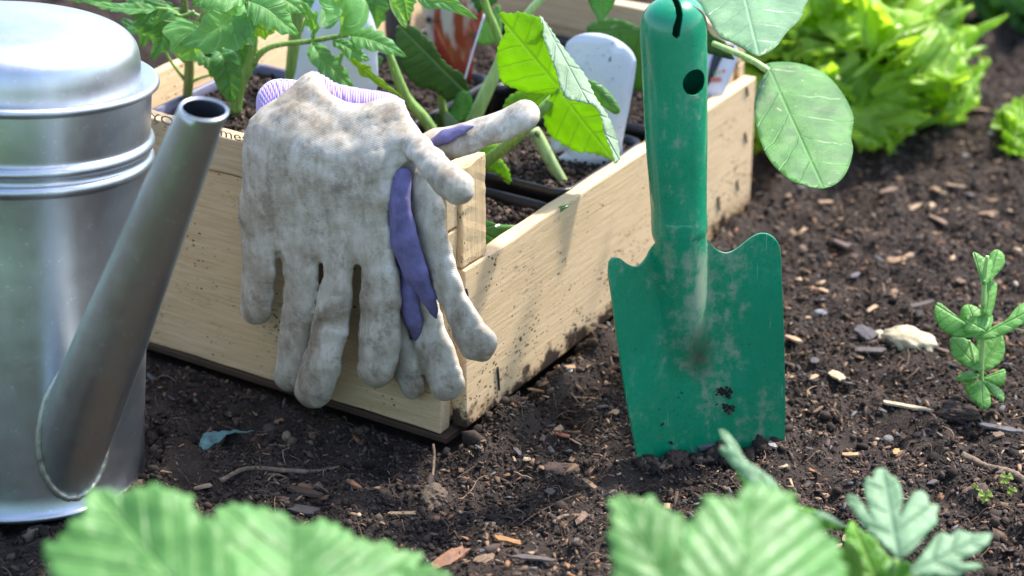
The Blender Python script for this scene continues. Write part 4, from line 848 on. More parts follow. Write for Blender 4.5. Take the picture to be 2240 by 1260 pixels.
# ------------------------------------------------------------------ plants in the crate
class Plant:
    def __init__(s, name, bx, by, z0, label, cat, group=None):
        b = G(bx, by, z0); s.y0 = b[1]; s.e = empty(name, b, label, cat, group)
    def p(s, x, y, off=0.): return (x, y, float(DY(x, y, s.y0)) + off)
    def pts(s, L): return [s.p(*q) for q in L]
    def stem(s, L, r, mat='stem', **k): return ptube('stem', s.pts(L), r, M[mat], s.e, **k)
    def stalk(s, L, r, mat='stem', **k): return ptube('leaf_stalk', s.pts(L), r, M[mat], s.e, **k)
    def leaf(s, L, w, mat='tomato', **k):
        if 'serr' in k and mat.startswith('tom'): w *= 1.25; k = {'prof': LEAFY, 'normal': (0, -.6, .75), **k}
        return leaf('leaf', s.pts(L), w, M[mat], s.e, **k)
    def pleaf(s, outl, base, tip, off, mat, dx=0., dy=0., **k):
        d0 = float(DY(base[0], base[1], s.y0)) + off; dyy = (float(DY(base[0], base[1] + 100, s.y0)) - float(DY(base[0], base[1], s.y0)))
        return pleaf('leaf', outl, base, tip, (d0, dx, dyy + dy), M[mat], s.e, **k)
LEAFY = [(0, .08), (.12, .72), (.3, 1), (.5, .85), (.75, .5), (.9, .2), (1, 0)]
TOM = [(0, .12), (.1, .62), (.22, .85), (.3, .72), (.42, 1.), (.55, .8), (.66, .72), (.82, .4), (1, .0)]
NARROW = [(0, .1), (.2, .6), (.35, .5), (.5, .9), (.62, .55), (.75, .5), (.9, .25), (1, .0)]
OVAL = [(0, .1), (.1, .5), (.3, .95), (.5, 1), (.75, .75), (.92, .35), (1, .05)]
tk = dict(serr=(5, .3), nv=64, pucker=(7, .0007), fold=.22, curl=.2)
# tomato 1: behind the can, bronze stem
t1 = Plant('tomato_seedling', 410, 212, .112, 'tomato seedling with bronze green stem between watering can and crate', 'plant', 'tomato seedlings in the crate')
t1.stem([(410, 214), (414, 150), (412, 100), (405, 30), (400, -40)], [11, 11, 9, 8, 7], 'stem_brown', hairs=60)
t1.stalk([(404, 175), (385, 150), (368, 125), (358, 100)], [4, 3.5, 3, 3]); t1.stalk([(420, 178), (445, 168), (480, 160)], [4, 3, 2])
t1.stalk([(415, 120), (460, 60), (410, 25), (330, 18)], [4, 4, 4, 4])
t1.leaf([(345, 20, -.03), (290, 18, -.03), (235, 14, -.02), (170, 0, -.02)], 17, 'tomato', normal=(0, -.3, 1), **tk)
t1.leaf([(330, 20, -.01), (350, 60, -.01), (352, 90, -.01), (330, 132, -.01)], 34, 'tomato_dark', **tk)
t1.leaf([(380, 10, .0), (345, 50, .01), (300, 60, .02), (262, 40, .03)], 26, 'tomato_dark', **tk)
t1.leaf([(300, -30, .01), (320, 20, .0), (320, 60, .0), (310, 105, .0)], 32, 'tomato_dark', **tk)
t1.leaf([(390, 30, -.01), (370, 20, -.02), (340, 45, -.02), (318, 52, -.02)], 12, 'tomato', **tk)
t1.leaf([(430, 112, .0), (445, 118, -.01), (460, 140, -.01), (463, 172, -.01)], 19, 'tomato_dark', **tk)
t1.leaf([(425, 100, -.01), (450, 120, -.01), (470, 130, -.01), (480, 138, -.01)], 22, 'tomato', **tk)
t1.leaf([(250, -60, .02), (230, -20, .02), (180, -10, .02), (120, -5, .02)], 22, 'tomato', **tk)
t1.leaf([(405, 140, .0), (385, 112, .0), (372, 112, .0)], 7, 'seedleaf')
# tomato 2: the forked plant left of the glove
t2 = Plant('tomato_seedling', 514, 243, .112, 'forked hairy tomato seedling rising just left of the draped glove', 'plant', 'tomato seedlings in the crate')
t2.stem([(513, 246), (522, 195), (542, 150), (554, 105), (556, 60), (560, 0), (565, -50)], [15, 14, 11, 9, 9, 9, 9], hairs=160)
t2.stalk([(520, 190), (510, 150), (490, 115), (478, 100)], [8, 6, 6, 5], hairs=40)
t2.stalk([(553, 140), (575, 112), (610, 98), (680, 90), (735, 80), (765, 76)], [7, 7, 6, 6, 5.5, 5], hairs=90)
t2.stalk([(425, -30), (445, 20), (430, 50), (445, 70)], [4, 4, 4, 4]); t2.stalk([(425, 25), (395, 35), (370, 22), (330, 17)], [4, 4, 4, 3])
t2.leaf([(538, 2, -.02), (505, 40, -.022), (460, 72, -.025), (392, 98, -.02)], 62, 'tomato', **tk)
t2.leaf([(430, 48, -.012), (415, 75, -.016), (425, 110, -.016), (432, 128, -.012)], 42, 'tomato', **tk)
t2.leaf([(545, 2, -.024), (585, 20, -.03), (620, 50, -.03), (655, 78, -.026)], 34, 'tomato', **tk)
t2.leaf([(535, 5, -.02), (540, 40, -.028), (525, 80, -.03), (528, 110, -.026)], 24, 'tomato', **tk)
t2.leaf([(530, -10, -.02), (480, -8, -.03), (440, 0, -.03), (420, 12, -.03)], 30, 'tomato', **tk)
t2.leaf([(550, -10, -.02), (600, -10, -.02), (640, 10, -.02), (665, 30, -.02)], 30, 'tomato', **tk)
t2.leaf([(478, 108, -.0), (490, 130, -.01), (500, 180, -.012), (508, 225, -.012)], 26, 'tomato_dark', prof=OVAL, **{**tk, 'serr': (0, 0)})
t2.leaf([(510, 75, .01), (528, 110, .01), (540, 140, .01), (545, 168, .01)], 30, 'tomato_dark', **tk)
t2.leaf([(560, 40, -.005), (572, 60, -.01), (590, 65, -.01), (600, 72, -.01)], 22, 'squash', **tk)
t2.leaf([(683, 94, -.004), (705, 130, -.012), (742, 165, -.014), (778, 205, -.008)], 34, 'tomato', prof=NARROW, **tk)
t2.leaf([(728, 90, -.005), (755, 100, -.012), (785, 120, -.012), (808, 131, -.01)], 20, 'tomato', prof=NARROW, **tk)
t2.leaf([(738, 92, -.002), (778, 135, -.005), (820, 172, -.008), (885, 216, -.006)], 15, 'squash', prof=NARROW, **tk)
t2.leaf([(764, 78, -.004), (800, 84, -.01), (845, 100, -.014), (891, 126, -.012)], 24, 'tomato', **tk)
t2.leaf([(747, 62, -.004), (752, 30, -.012), (730, 0, -.014), (735, -40, -.01)], 40, 'tomato', **tk)
t2.leaf([(686, 84, -.0), (686, 58, -.008), (670, 25, -.012), (640, -10, -.014)], 18, 'tomato', prof=NARROW, **tk)
t2.stalk([(747, 78), (747, 60), (748, 50)], [4, 3, 3]); t2.stalk([(687, 88), (687, 62), (686, 52)], [3, 3, 3])
# tomato 3: thick stem by the white label
t3 = Plant('tomato_seedling', 634, 190, .108, 'thick stemmed tomato seedling in front of the white label behind the cuff', 'plant', 'tomato seedlings in the crate')
t3.stem([(633, 192), (642, 110), (650, 40), (656, -40)], [12, 14, 15, 14], hairs=30)
t3.leaf([(655, 20, -.01), (690, 15, -.015), (720, 25, -.015), (745, 45, -.015)], 26, 'tomato', **tk)
t3.leaf([(655, 62, .0), (668, 64, .0), (675, 72, .0)], 9, 'tomato_dark', prof=OVAL)
t3.leaf([(600, -40, .0), (590, 0, .0), (610, 25, .0), (625, 40, .0)], 26, 'tomato', **tk)
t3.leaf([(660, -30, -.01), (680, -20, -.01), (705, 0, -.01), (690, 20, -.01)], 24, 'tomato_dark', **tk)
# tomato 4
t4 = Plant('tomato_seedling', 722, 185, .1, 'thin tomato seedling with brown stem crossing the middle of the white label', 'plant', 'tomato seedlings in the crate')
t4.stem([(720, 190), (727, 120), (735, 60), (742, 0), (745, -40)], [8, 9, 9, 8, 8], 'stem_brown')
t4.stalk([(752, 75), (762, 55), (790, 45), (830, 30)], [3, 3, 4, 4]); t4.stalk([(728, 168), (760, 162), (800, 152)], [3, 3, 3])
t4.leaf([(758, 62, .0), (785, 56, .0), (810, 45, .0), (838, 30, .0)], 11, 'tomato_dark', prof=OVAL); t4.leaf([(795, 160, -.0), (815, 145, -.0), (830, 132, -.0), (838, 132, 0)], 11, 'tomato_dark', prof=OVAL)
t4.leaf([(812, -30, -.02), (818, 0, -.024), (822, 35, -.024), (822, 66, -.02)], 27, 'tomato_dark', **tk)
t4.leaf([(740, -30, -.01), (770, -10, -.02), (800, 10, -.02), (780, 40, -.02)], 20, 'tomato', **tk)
# long green stem running down behind the glove
t5 = Plant('tomato_seedling', 955, 305, .094, 'tomato seedling whose ribbed green stem slants down behind the glove', 'plant', 'tomato seedlings in the crate')
t5.stem([(965, 320), (930, 262), (890, 215), (868, 165), (852, 120), (835, 90)], [14, 13, 12, 11, 8, 6], hairs=60)
t5.leaf([(880, -40, -.03), (884, -5, -.03), (888, 20, -.03), (892, 48, -.03)], 22, 'tomato', **tk)
t5.leaf([(850, -40, -.02), (865, 10, -.02), (880, 40, -.02), (888, 62, -.02)], 12, 'seedleaf', prof=OVAL)
t5.leaf([(910, -30, -.01), (935, 0, -.015), (975, 5, -.015), (1045, 42, -.01)], 18, 'tomato', prof=OVAL)
t5.leaf([(880, -30, -.01), (940, -5, -.01), (980, 2, -.01), (1010, 10, -.01)], 14, 'tomato', prof=OVAL)
# squash plant with the big sunlit leaf
sq = Plant('squash_plant', 1228, 398, .072, 'squash seedling with big glowing folded leaf held over the gloves', 'plant')
sq.stem([(1232, 402), (1205, 355), (1180, 305), (1168, 285)], [13, 14, 14, 13], 'stem_dirty', seg=16)
sq.stalk([(1025, 385, -.02), (1075, 345, -.03), (1130, 300, -.04), (1190, 235, -.04), (1232, 190, -.03)], [11, 13, 13, 12, 7], seg=14, hairs=120)
sq.pleaf([(1092, 28), (1120, 30), (1135, 26), (1160, 33), (1178, 38), (1188, 60), (1192, 90), (1208, 130), (1222, 165), (1226, 196), (1205, 206), (1175, 203), (1150, 200), (1118, 190), (1098, 178), (1090, 150), (1087, 118), (1092, 95), (1104, 75), (1102, 50)], (1224, 192), (1096, 40), -.045, 'squash', dx=-.008, dy=.012, serr=(17, 3.5), bulge=.005, pucker=(5, .0016), fold=-.12, flip=True, hw=75)
sq.pleaf([(1224, 196), (1240, 215), (1275, 218), (1300, 222), (1318, 250), (1326, 290), (1345, 330), (1350, 352), (1322, 342), (1290, 334), (1262, 332), (1245, 322), (1220, 308), (1200, 290), (1190, 260), (1192, 230), (1205, 210)], (1222, 198), (1342, 350), -.045, 'squash', dx=-.008, dy=.012, serr=(19, 5), bulge=.006, pucker=(5, .0016), fold=.12, flip=True, hw=75)
sq.pleaf([(1180, 34), (1194, 50), (1212, 75), (1235, 108), (1262, 142), (1284, 172), (1302, 212), (1330, 255), (1348, 300), (1356, 345), (1345, 356), (1338, 330), (1322, 290), (1316, 258), (1300, 232), (1268, 222), (1240, 215), (1226, 190), (1216, 155), (1202, 118), (1190, 85), (1184, 55)], (1186, 40), (1350, 345), -.047, 'squash_pale', dx=.010, dy=-.03, serr=(16, 3), bulge=.002, pucker=(6, .0008), hw=45, step=7)
sq.pleaf([(1285, 178), (1298, 176), (1320, 190), (1340, 210), (1354, 232), (1356, 244), (1348, 250), (1335, 244), (1312, 226), (1295, 205)], (1287, 180), (1354, 244), -.01, 'seedleaf', bulge=.002)
sq.pleaf([(1070, 300), (1095, 250), (1110, 215), (1140, 198), (1180, 196), (1205, 200), (1190, 240), (1160, 270), (1120, 300)], (1200, 200), (1075, 300), .0, 'squash', serr=(14, 3), bulge=.005)
sq.pleaf([(998, 352), (1020, 330), (1060, 318), (1090, 316), (1095, 345), (1112, 370), (1118, 398), (1108, 400), (1095, 385), (1080, 378), (1062, 372), (1050, 360), (1030, 350)], (1000, 352), (1112, 398), -.03, 'squash', serr=(12, 4), bulge=.004, dx=.006)
# second squash: pale stalk up to the top edge, lower leaf on the left
sq2 = Plant('squash_plant', 1035, 262, .09, 'squash seedling with pale ribbed stalk leaning right behind the pointing finger', 'plant')
sq2.stem([(1030, 275), (1062, 205), (1088, 150), (1112, 90), (1150, 35), (1205, -25)], [16, 15, 13, 11, 9, 9], 'stem_pale', seg=16)
sq2.stalk([(1095, 95), (1080, 55), (1065, 20), (1050, -30)], [9, 9, 9, 9])
sq2.stem([(982, 280), (968, 235), (962, 190), (958, 140)], [10, 9, 7, 5], hairs=60)
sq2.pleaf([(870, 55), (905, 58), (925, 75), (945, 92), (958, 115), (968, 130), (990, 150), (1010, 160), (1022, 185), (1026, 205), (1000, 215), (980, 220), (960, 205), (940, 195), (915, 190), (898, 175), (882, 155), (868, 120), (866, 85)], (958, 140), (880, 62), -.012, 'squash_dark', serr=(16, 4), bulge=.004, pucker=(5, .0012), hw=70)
sq2.pleaf([(985, 240), (1000, 205), (1020, 200), (1032, 215), (1030, 240), (1015, 262), (995, 268), (982, 260)], (1005, 268), (1018, 202), -.01, 'tomato', serr=(10, 4), bulge=.002, pucker=(8, .001))
sq2.pleaf([(972, 245), (985, 250), (1000, 265), (1012, 275), (1005, 285), (985, 280), (972, 275)], (974, 250), (1010, 282), -.012, 'squash_pale', serr=(9, 3))
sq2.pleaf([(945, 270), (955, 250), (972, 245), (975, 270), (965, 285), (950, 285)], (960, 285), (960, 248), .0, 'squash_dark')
sq2.pleaf([(1042, 90), (1050, 60), (1070, 30), (1092, 10), (1098, 40), (1095, 75), (1080, 95), (1055, 98)], (1085, 20), (1050, 95), .03, 'seedleaf', bulge=.004)
sq2.pleaf([(1015, -30), (1095, -30), (1085, 5), (1060, 20), (1045, 25), (1035, 5)], (1060, -30), (1055, 25), .02, 'tomato_dark', serr=(14, 3))
# aubergine: the round pale leaves by the trowel
ab = Plant('aubergine_plant', 1480, 300, .08, 'aubergine seedling with big rounded spotted leaves hanging past the crate corner', 'plant')
ab.stem([(1475, 310), (1478, 200), (1480, 100), (1490, 20), (1500, -40)], [9, 9, 9, 8, 8])
ab.stalk([(1560, 95, -.03), (1610, 116, -.04), (1650, 135, -.05), (1685, 160, -.055), (1700, 185, -.056)], [6, 7, 7, 8, 4], 'stem_pale', seg=14)
ab.pleaf([(1676, 140), (1720, 136), (1765, 144), (1805, 163), (1836, 195), (1858, 232), (1867, 262), (1862, 300), (1866, 330), (1855, 370), (1835, 398), (1805, 412), (1775, 411), (1760, 405), (1735, 398), (1705, 375), (1680, 345), (1662, 305), (1652, 262), (1650, 225), (1658, 190), (1668, 168), (1678, 158)], (1682, 150), (1795, 400), -.055, 'auber', dx=.006, dy=-.048, bulge=.006, pucker=(5, .0006), fold=.06, hw=115, noise=.002, wavy=.0012)
ab.pleaf([(1515, -40), (1760, -40), (1758, 20), (1748, 45), (1722, 70), (1700, 100), (1675, 118), (1655, 123), (1635, 112), (1605, 95), (1575, 80), (1555, 50), (1535, 15)], (1615, -60), (1660, 122), -.05, 'auber2', dx=.006, dy=-.05, bulge=.006, pucker=(5, .0006), hw=120, noise=.002)
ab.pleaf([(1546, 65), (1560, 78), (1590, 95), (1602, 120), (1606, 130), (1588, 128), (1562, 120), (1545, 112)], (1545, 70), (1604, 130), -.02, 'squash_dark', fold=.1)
ab.pleaf([(1283, 62), (1300, 48), (1330, 40), (1362, 44), (1395, 58), (1410, 72), (1410, 195), (1395, 202), (1380, 195), (1376, 150), (1370, 110), (1340, 90), (1300, 80)], (1405, 60), (1300, 70), .05, 'auber', bulge=.004, hw=60)
ab.pleaf([(1285, -20), (1350, -20), (1342, 10), (1330, 30), (1312, 48), (1300, 30), (1290, 10)], (1320, -30), (1312, 48), .0, 'tomato')
# smooth leaf lying on the near pot edge
lf = Plant('fallen_leaf', 1110, 520, .075, 'smooth wet green leaf lying between near pot and crate side', 'leaf')
lf.pleaf([(1035, 470), (1060, 480), (1090, 490), (1120, 492), (1155, 490), (1180, 475), (1215, 455), (1246, 447), (1235, 458), (1205, 478), (1180, 500), (1150, 522), (1110, 538), (1080, 540), (1040, 536)], (1035, 505), (1246, 448), .0, 'seedleaf', bulge=.002, dx=.01, hw=40, fold=.25)

# ------------------------------------------------------------------ lettuces behind
LET = [(0, .25), (.15, .4), (.4, .75), (.7, 1.), (.9, .85), (1, .35)]
def lettuce(cx, cy, label, leaves, mat='lettuce', group=None, scale=1., seed=1, wv=.34):
    b = G(cx, cy); e = empty('lettuce', b, label, 'lettuce', group); rr = random.Random(seed)
    for (ang, L, lift, w, droop) in leaves:
        a = R(ang); d = np.array([math.cos(a), math.sin(a), 0]); L *= scale; w *= scale; z0 = np.array([0, 0, .01])
        m = [b + z0, b + d * L * .35 + [0, 0, L * lift * .6], b + d * L * .75 + [0, 0, L * lift], b + d * L + [0, 0, L * (lift - droop)]]
        side = np.cross(d, [0, 0, 1.]); n = np.array([0, 0, 1.]) * .5 - d * lift
        leaf('leaf', m, w, M[mat], e, normal=n, prof=LET, nv=150, nu=16, serr=(27 + rr.random() * 5, .24), fold=.2, pucker=(9, .003), wave=(4.2 + rr.random() * 1.5, wv, rr.random()), frill=(19 + 4 * rr.random(), .12), px=False)
    return e
rr = random.Random(5)
def rosette(n, L0, L1, lift0, lift1, w, seed, a0=0, a1=360):
    r_ = random.Random(seed); return [(a0 + (a1 - a0) * (i + r_.uniform(-.3, .3)) / n, r_.uniform(L0, L1), r_.uniform(lift0, lift1), w * r_.uniform(.8, 1.2), r_.uniform(.15, .4)) for i in range(n)]
lettuce(1750, 262, 'large frilly yellow green lettuce growing beyond the crate corner', rosette(9, .07, .10, .35, .8, .038, 3) + rosette(11, .05, .085, .8, 1.4, .03, 4) + rosette(7, .04, .06, 1.5, 2.2, .024, 6) + [(-12, .105, .6, .045, .42), (-75, .07, .2, .035, .3), (-120, .085, .3, .04, .2), (-40, .11, .8, .045, .3)])
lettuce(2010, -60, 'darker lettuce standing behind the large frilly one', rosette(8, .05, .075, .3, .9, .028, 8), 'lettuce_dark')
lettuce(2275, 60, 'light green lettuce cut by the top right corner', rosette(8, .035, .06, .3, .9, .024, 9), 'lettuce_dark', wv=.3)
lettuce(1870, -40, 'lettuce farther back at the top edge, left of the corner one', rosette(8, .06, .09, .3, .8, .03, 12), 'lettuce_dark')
lettuce(2290, 330, 'small lettuce seedling at the right edge above the pea plant', rosette(6, .025, .04, .2, .8, .017, 14), 'lettuce', wv=.3)

# ------------------------------------------------------------------ pea, clover, foreground
pea = Plant('pea_plant', 2150, 880, .0, 'young pea plant with rounded paired leaves at right edge', 'plant')
pea.stem([(2148, 885), (2146, 800), (2150, 720), (2152, 640), (2155, 590), (2160, 560)], [6, 6, 7, 6, 5, 4], 'stem_pale')
pk = dict(dy=-.02, bulge=.003, pucker=(6, .0007), serr=(9, .8), step=7)
pea.pleaf([(2150, 730), (2120, 738), (2085, 735), (2058, 718), (2044, 690), (2048, 665), (2058, 664), (2085, 685), (2110, 705), (2135, 720)], (2150, 730), (2048, 668), -.008, 'pea', **pk)
pea.pleaf([(2130, 725), (2105, 710), (2100, 685), (2110, 668), (2128, 668), (2145, 680), (2150, 700)], (2140, 725), (2118, 668), .006, 'pea', **pk)
pea.pleaf([(2108, 728), (2112, 705), (2112, 690), (2135, 692), (2165, 686), (2172, 700), (2162, 722), (2140, 728)], (2160, 726), (2112, 700), -.01, 'pea', **pk)
pea.pleaf([(2130, 742), (2160, 720), (2200, 700), (2225, 672), (2262, 650), (2300, 640), (2300, 690), (2262, 706), (2230, 712), (2200, 730), (2165, 742)], (2140, 738), (2300, 655), -.006, 'pea', **pk)
pea.pleaf([(2142, 812), (2110, 800), (2085, 780), (2078, 750), (2082, 738), (2110, 740), (2135, 760), (2146, 790)], (2144, 810), (2080, 742), -.004, 'pea', **pk)
pea.pleaf([(2142, 808), (2136, 770), (2140, 742), (2165, 725), (2190, 730), (2198, 760), (2190, 790), (2165, 808)], (2144, 810), (2194, 732), .004, 'pea', **pk)
pea.pleaf([(2142, 820), (2120, 812), (2098, 820), (2092, 832), (2108, 836), (2130, 830)], (2144, 820), (2094, 828), -.004, 'pea', **pk)
pea.pleaf([(2150, 828), (2175, 815), (2198, 808), (2198, 830), (2190, 845), (2170, 838)], (2150, 828), (2198, 812), .0, 'pea', **pk)
pea.pleaf([(2148, 832), (2175, 842), (2195, 860), (2194, 880), (2180, 868), (2162, 855)], (2150, 830), (2192, 876), -.006, 'pea', **pk)
pea.pleaf([(2138, 832), (2120, 850), (2122, 870), (2138, 885), (2150, 895), (2166, 888), (2164, 860), (2150, 838)], (2146, 830), (2150, 894), -.01, 'pea', **pk)
pea.pleaf([(2130, 830), (2112, 836), (2112, 855), (2122, 868), (2128, 850)], (2130, 830), (2120, 866), -.004, 'pea', **pk)
pea.pleaf([(2128, 552), (2150, 562), (2170, 572), (2168, 600), (2158, 622), (2148, 620), (2138, 590)], (2150, 622), (2130, 553), -.004, 'pea', **pk)
pea.pleaf([(2162, 618), (2166, 585), (2164, 560), (2178, 546), (2195, 556), (2196, 580), (2180, 600)], (2160, 622), (2182, 548), .002, 'pea', **pk)
pea.pleaf([(2150, 688), (2150, 650), (2154, 618), (2166, 612), (2180, 622), (2178, 650), (2168, 690), (2158, 690)], (2156, 690), (2166, 613), -.006, 'pea', **pk)
pea.stalk([(2136, 808), (2126, 770), (2120, 745)], [3, 3, 3], 'stem_pale'); pea.stalk([(2200, 720), (2235, 722), (2270, 745)], [2, 1.5, 1], 'stem_pale')

for k, (x, y, s, c, lb) in enumerate(((2155, 1085, 17, 'clover', 'yellowish three leafed clover seedling, lowest of the three by the stick'), (2200, 1045, 15, 'clover', 'green clover seedling, highest of the three by the stick end'), (2212, 1072, 11, 'clover', 'smallest clover seedling just right of the other two'), (2132, 1068, 10, 'clover', 'tiny clover seedling left of the yellowish one'))):
    cl = Plant('clover_seedling', x, y + 12, .0, lb, 'plant', 'clover seedlings at the lower right'); cl.stem([(x, y + 14), (x + 1, y + 6), (x, y)], [1.6, 1.4, 1.2], 'stem_pale', n=8, seg=6)
    for an in (-150 + 20 * k, -30 + 15 * k, 90 + 10 * k):
        a = R(an); dx_, dy_ = math.cos(a) * s, math.sin(a) * s * .75
        cl.leaf([(x, y, -.001), (x + dx_ * .5, y + dy_ * .5, -.0015), (x + dx_, y + dy_, -.001)], s * .62, 'clover', prof=[(0, .05), (.3, .5), (.75, 1), (.92, .8), (1, .3)], nv=12, nu=4, normal=(0, -.5, .9))

# strawberry leaves right in front of the lens
st = empty('strawberry_plant', P(450, 1500, .70), 'blurred light green serrated strawberry leaves in front of the watering can', 'plant', 'foreground leaves close to the camera')
def fl(parent, outl, base, tip, dep, mat, **k): return pleaf('leaf', outl, base, tip, dep, M[mat], parent, **k)
fl(st, [(95, 1200), (125, 1185), (150, 1150), (185, 1120), (188, 1085), (220, 1072), (262, 1078), (300, 1070), (345, 1062), (380, 1078), (415, 1085), (420, 1110), (440, 1135), (480, 1150), (560, 1300), (640, 1500), (300, 1500), (160, 1400), (125, 1290)], (560, 1480), (215, 1080), (.66, .0, -.01), 'straw', serr=(38, 9, 1), bulge=.006, pucker=(6, .0016, 3.4), fold=.1, hw=240, step=14, noise=.002)
fl(st, [(440, 1300), (462, 1160), (480, 1115), (520, 1105), (560, 1112), (600, 1118), (632, 1135), (660, 1150), (700, 1140), (735, 1150), (770, 1172), (800, 1185), (850, 1190), (875, 1208), (918, 1212), (912, 1240), (895, 1262), (930, 1290), (900, 1500), (500, 1500)], (640, 1490), (640, 1120), (.67, .004, -.015), 'straw', serr=(40, 9, 1), bulge=.008, pucker=(6, .0016, 3.4), fold=.16, hw=260, step=14, noise=.002)
fl(st, [(800, 1262), (880, 1240), (960, 1245), (1000, 1300), (960, 1400), (820, 1400)], (800, 1400), (960, 1250), (.70, .0, -.01), 'straw', serr=(40, 9, 1), bulge=.004, step=14)
V, Fc, uv = tube(P(np.array([600, 560, 480]), np.array([1480, 1600, 1900]), np.array([.67, .68, .72])), .002, 12, 10); meshobj('leaf_stalk', V, Fc, M['stem'], st, uv)
# unseen strawberry foliage added below the frame for green reflections in the can
vs, ts = [], []; off = 0; us_ = np.array([(-1, 0), (0, 0), (1, 0), (-1, 1), (0, 1), (1, 1), (-.6, 2), (0, 2.2), (.6, 2)]); tq = np.array([(0, 1, 4, 3), (1, 2, 5, 4), (3, 4, 7, 6), (4, 5, 8, 7)])
for _ in range(1500):
    c = np.array([rng.uniform(-.9, .7), rng.uniform(-.5, .58), rng.uniform(.01, .11)]); a = rng.uniform(0, 6.283); L = rng.uniform(.015, .03); t = rng.uniform(-.5, .9, 2)
    x = us_[:, 0] * L * .8; y = (us_[:, 1] - 1) * L; z = np.abs(us_[:, 0]) * L * .25 + t[0] * x * .6 + t[1] * y * .6
    vs.append(np.stack([c[0] + x * math.cos(a) - y * math.sin(a), c[1] + x * math.sin(a) + y * math.cos(a), c[2] + z], 1)); ts.append(tq + off); off += 9
o = meshobj('unseen_strawberry_bed', np.vstack(vs), np.vstack(ts), M['straw'], None, np.tile((us_ * [.4, .4] + [.5, .1]).clip(0, 1), (1500, 1))); tag(o, 'unseen low strawberry foliage added below the frame for green reflections', 'foliage', None, 'stuff')
s2 = empty('strawberry_plant', P(1580, 1500, .72), 'blurred fan shaped strawberry leaf in front of the trowel blade', 'plant', 'foreground leaves close to the camera')
fl(s2, [(1345, 1300), (1342, 1230), (1332, 1180), (1340, 1140), (1333, 1100), (1358, 1086), (1395, 1092), (1430, 1088), (1445, 1110), (1480, 1125), (1500, 1150), (1560, 1260), (1560, 1400), (1380, 1400)], (1540, 1420), (1350, 1090), (.69, .0, -.01), 'straw', serr=(36, 8, 1), bulge=.005, pucker=(6, .0016, 3.4), step=13, hw=150, noise=.002)
fl(s2, [(1490, 1400), (1490, 1250), (1500, 1160), (1530, 1120), (1540, 1092), (1575, 1088), (1610, 1095), (1628, 1065), (1660, 1058), (1700, 1072), (1735, 1085), (1745, 1115), (1790, 1135), (1800, 1165), (1832, 1190), (1840, 1230), (1852, 1270), (1800, 1400)], (1600, 1420), (1650, 1062), (.67, .004, -.01), 'straw', serr=(36, 8, 1), bulge=.008, pucker=(6, .0016, 3.4), step=13, hw=190, fold=.12, noise=.002)
V, Fc, uv = tube(P(np.array([1590, 1600, 1620]), np.array([1410, 1600, 1900]), np.array([.67, .68, .72])), .002, 12, 10); meshobj('leaf_stalk', V, Fc, M['stem'], s2, uv)
s3 = empty('buttercup_plant', P(1900, 1400, .83), 'pale lobed buttercup leaves at the bottom, right of the fan leaf', 'plant', 'foreground leaves close to the camera')
bk = dict(bulge=.003, pucker=(4, .001), step=10)
fl(s3, [(1574, 940), (1590, 945), (1612, 972), (1632, 1005), (1668, 1030), (1700, 1060), (1704, 1085), (1680, 1095), (1650, 1070), (1620, 1040), (1590, 1005), (1574, 985), (1580, 975), (1592, 985), (1578, 955)], (1700, 1090), (1578, 944), (.82, .0, -.01), 'butter', fold=.2, **bk)
fl(s3, [(1610, 1025), (1640, 1045), (1680, 1075), (1720, 1110), (1690, 1115), (1650, 1080), (1620, 1050)], (1720, 1110), (1612, 1028), (.83, .0, -.01), 'butter_g', **bk)
fl(s3, [(1722, 1098), (1760, 1110), (1800, 1122), (1848, 1152), (1820, 1158), (1780, 1150), (1745, 1140), (1725, 1125)], (1722, 1105), (1846, 1152), (.82, .0, -.01), 'butter_g', **bk)
fl(s3, [(1775, 1122), (1800, 1120), (1830, 1138), (1850, 1152), (1820, 1145)], (1778, 1122), (1848, 1152), (.815, .0, -.01), 'butter', **bk)
fl(s3, [(1960, 1218), (1925, 1185), (1892, 1155), (1868, 1120), (1850, 1092), (1860, 1082), (1880, 1092), (1902, 1128), (1908, 1138), (1898, 1105), (1890, 1062), (1896, 1045), (1908, 1046), (1914, 1028), (1935, 1026), (1948, 1040), (1960, 1046), (1970, 1065), (1975, 1095), (1966, 1130), (1985, 1100), (1995, 1080), (2015, 1074), (2030, 1088), (2032, 1102), (2052, 1106), (2048, 1130), (2050, 1142), (2030, 1165), (2005, 1195), (1978, 1218)], (1965, 1222), (1930, 1030), (.80, .0, -.012), 'butter', fold=.06, **{**bk, 'step': 8})
fl(s3, [(1990, 1250), (2015, 1215), (2045, 1175), (2060, 1165), (2080, 1172), (2095, 1160), (2118, 1166), (2135, 1168), (2168, 1168), (2160, 1190), (2142, 1206), (2118, 1218), (2100, 1232), (2135, 1232), (2150, 1242), (2110, 1250), (2098, 1262), (2050, 1258), (2010, 1262)], (1992, 1252), (2160, 1170), (.80, .0, -.012), 'butter', **{**bk, 'step': 8})
fl(s3, [(1850, 1300), (1850, 1220), (1848, 1170), (1862, 1140), (1885, 1160), (1910, 1175), (1930, 1200), (1955, 1230), (1975, 1245), (1985, 1300)], (1930, 1300), (1866, 1142), (.815, .0, -.01), 'butter_g', **bk)
fl(s3, [(1830, 1300), (1838, 1210), (1862, 1190), (1885, 1230), (1880, 1300)], (1860, 1300), (1860, 1195), (.81, .0, -.01), 'squash', **bk)
fl(s3, [(1930, 1300), (1950, 1235), (1990, 1230), (2040, 1262), (2060, 1300)], (1960, 1300), (2030, 1262), (.805, .0, -.01), 'butter_g', **bk)
V, Fc, uv = tube(P(np.array([1960, 1940, 1900]), np.array([1225, 1330, 1500]), np.array([.80, .81, .83])), .0012, 12, 10); meshobj('leaf_stalk', V, Fc, M['stem'], s3, uv)

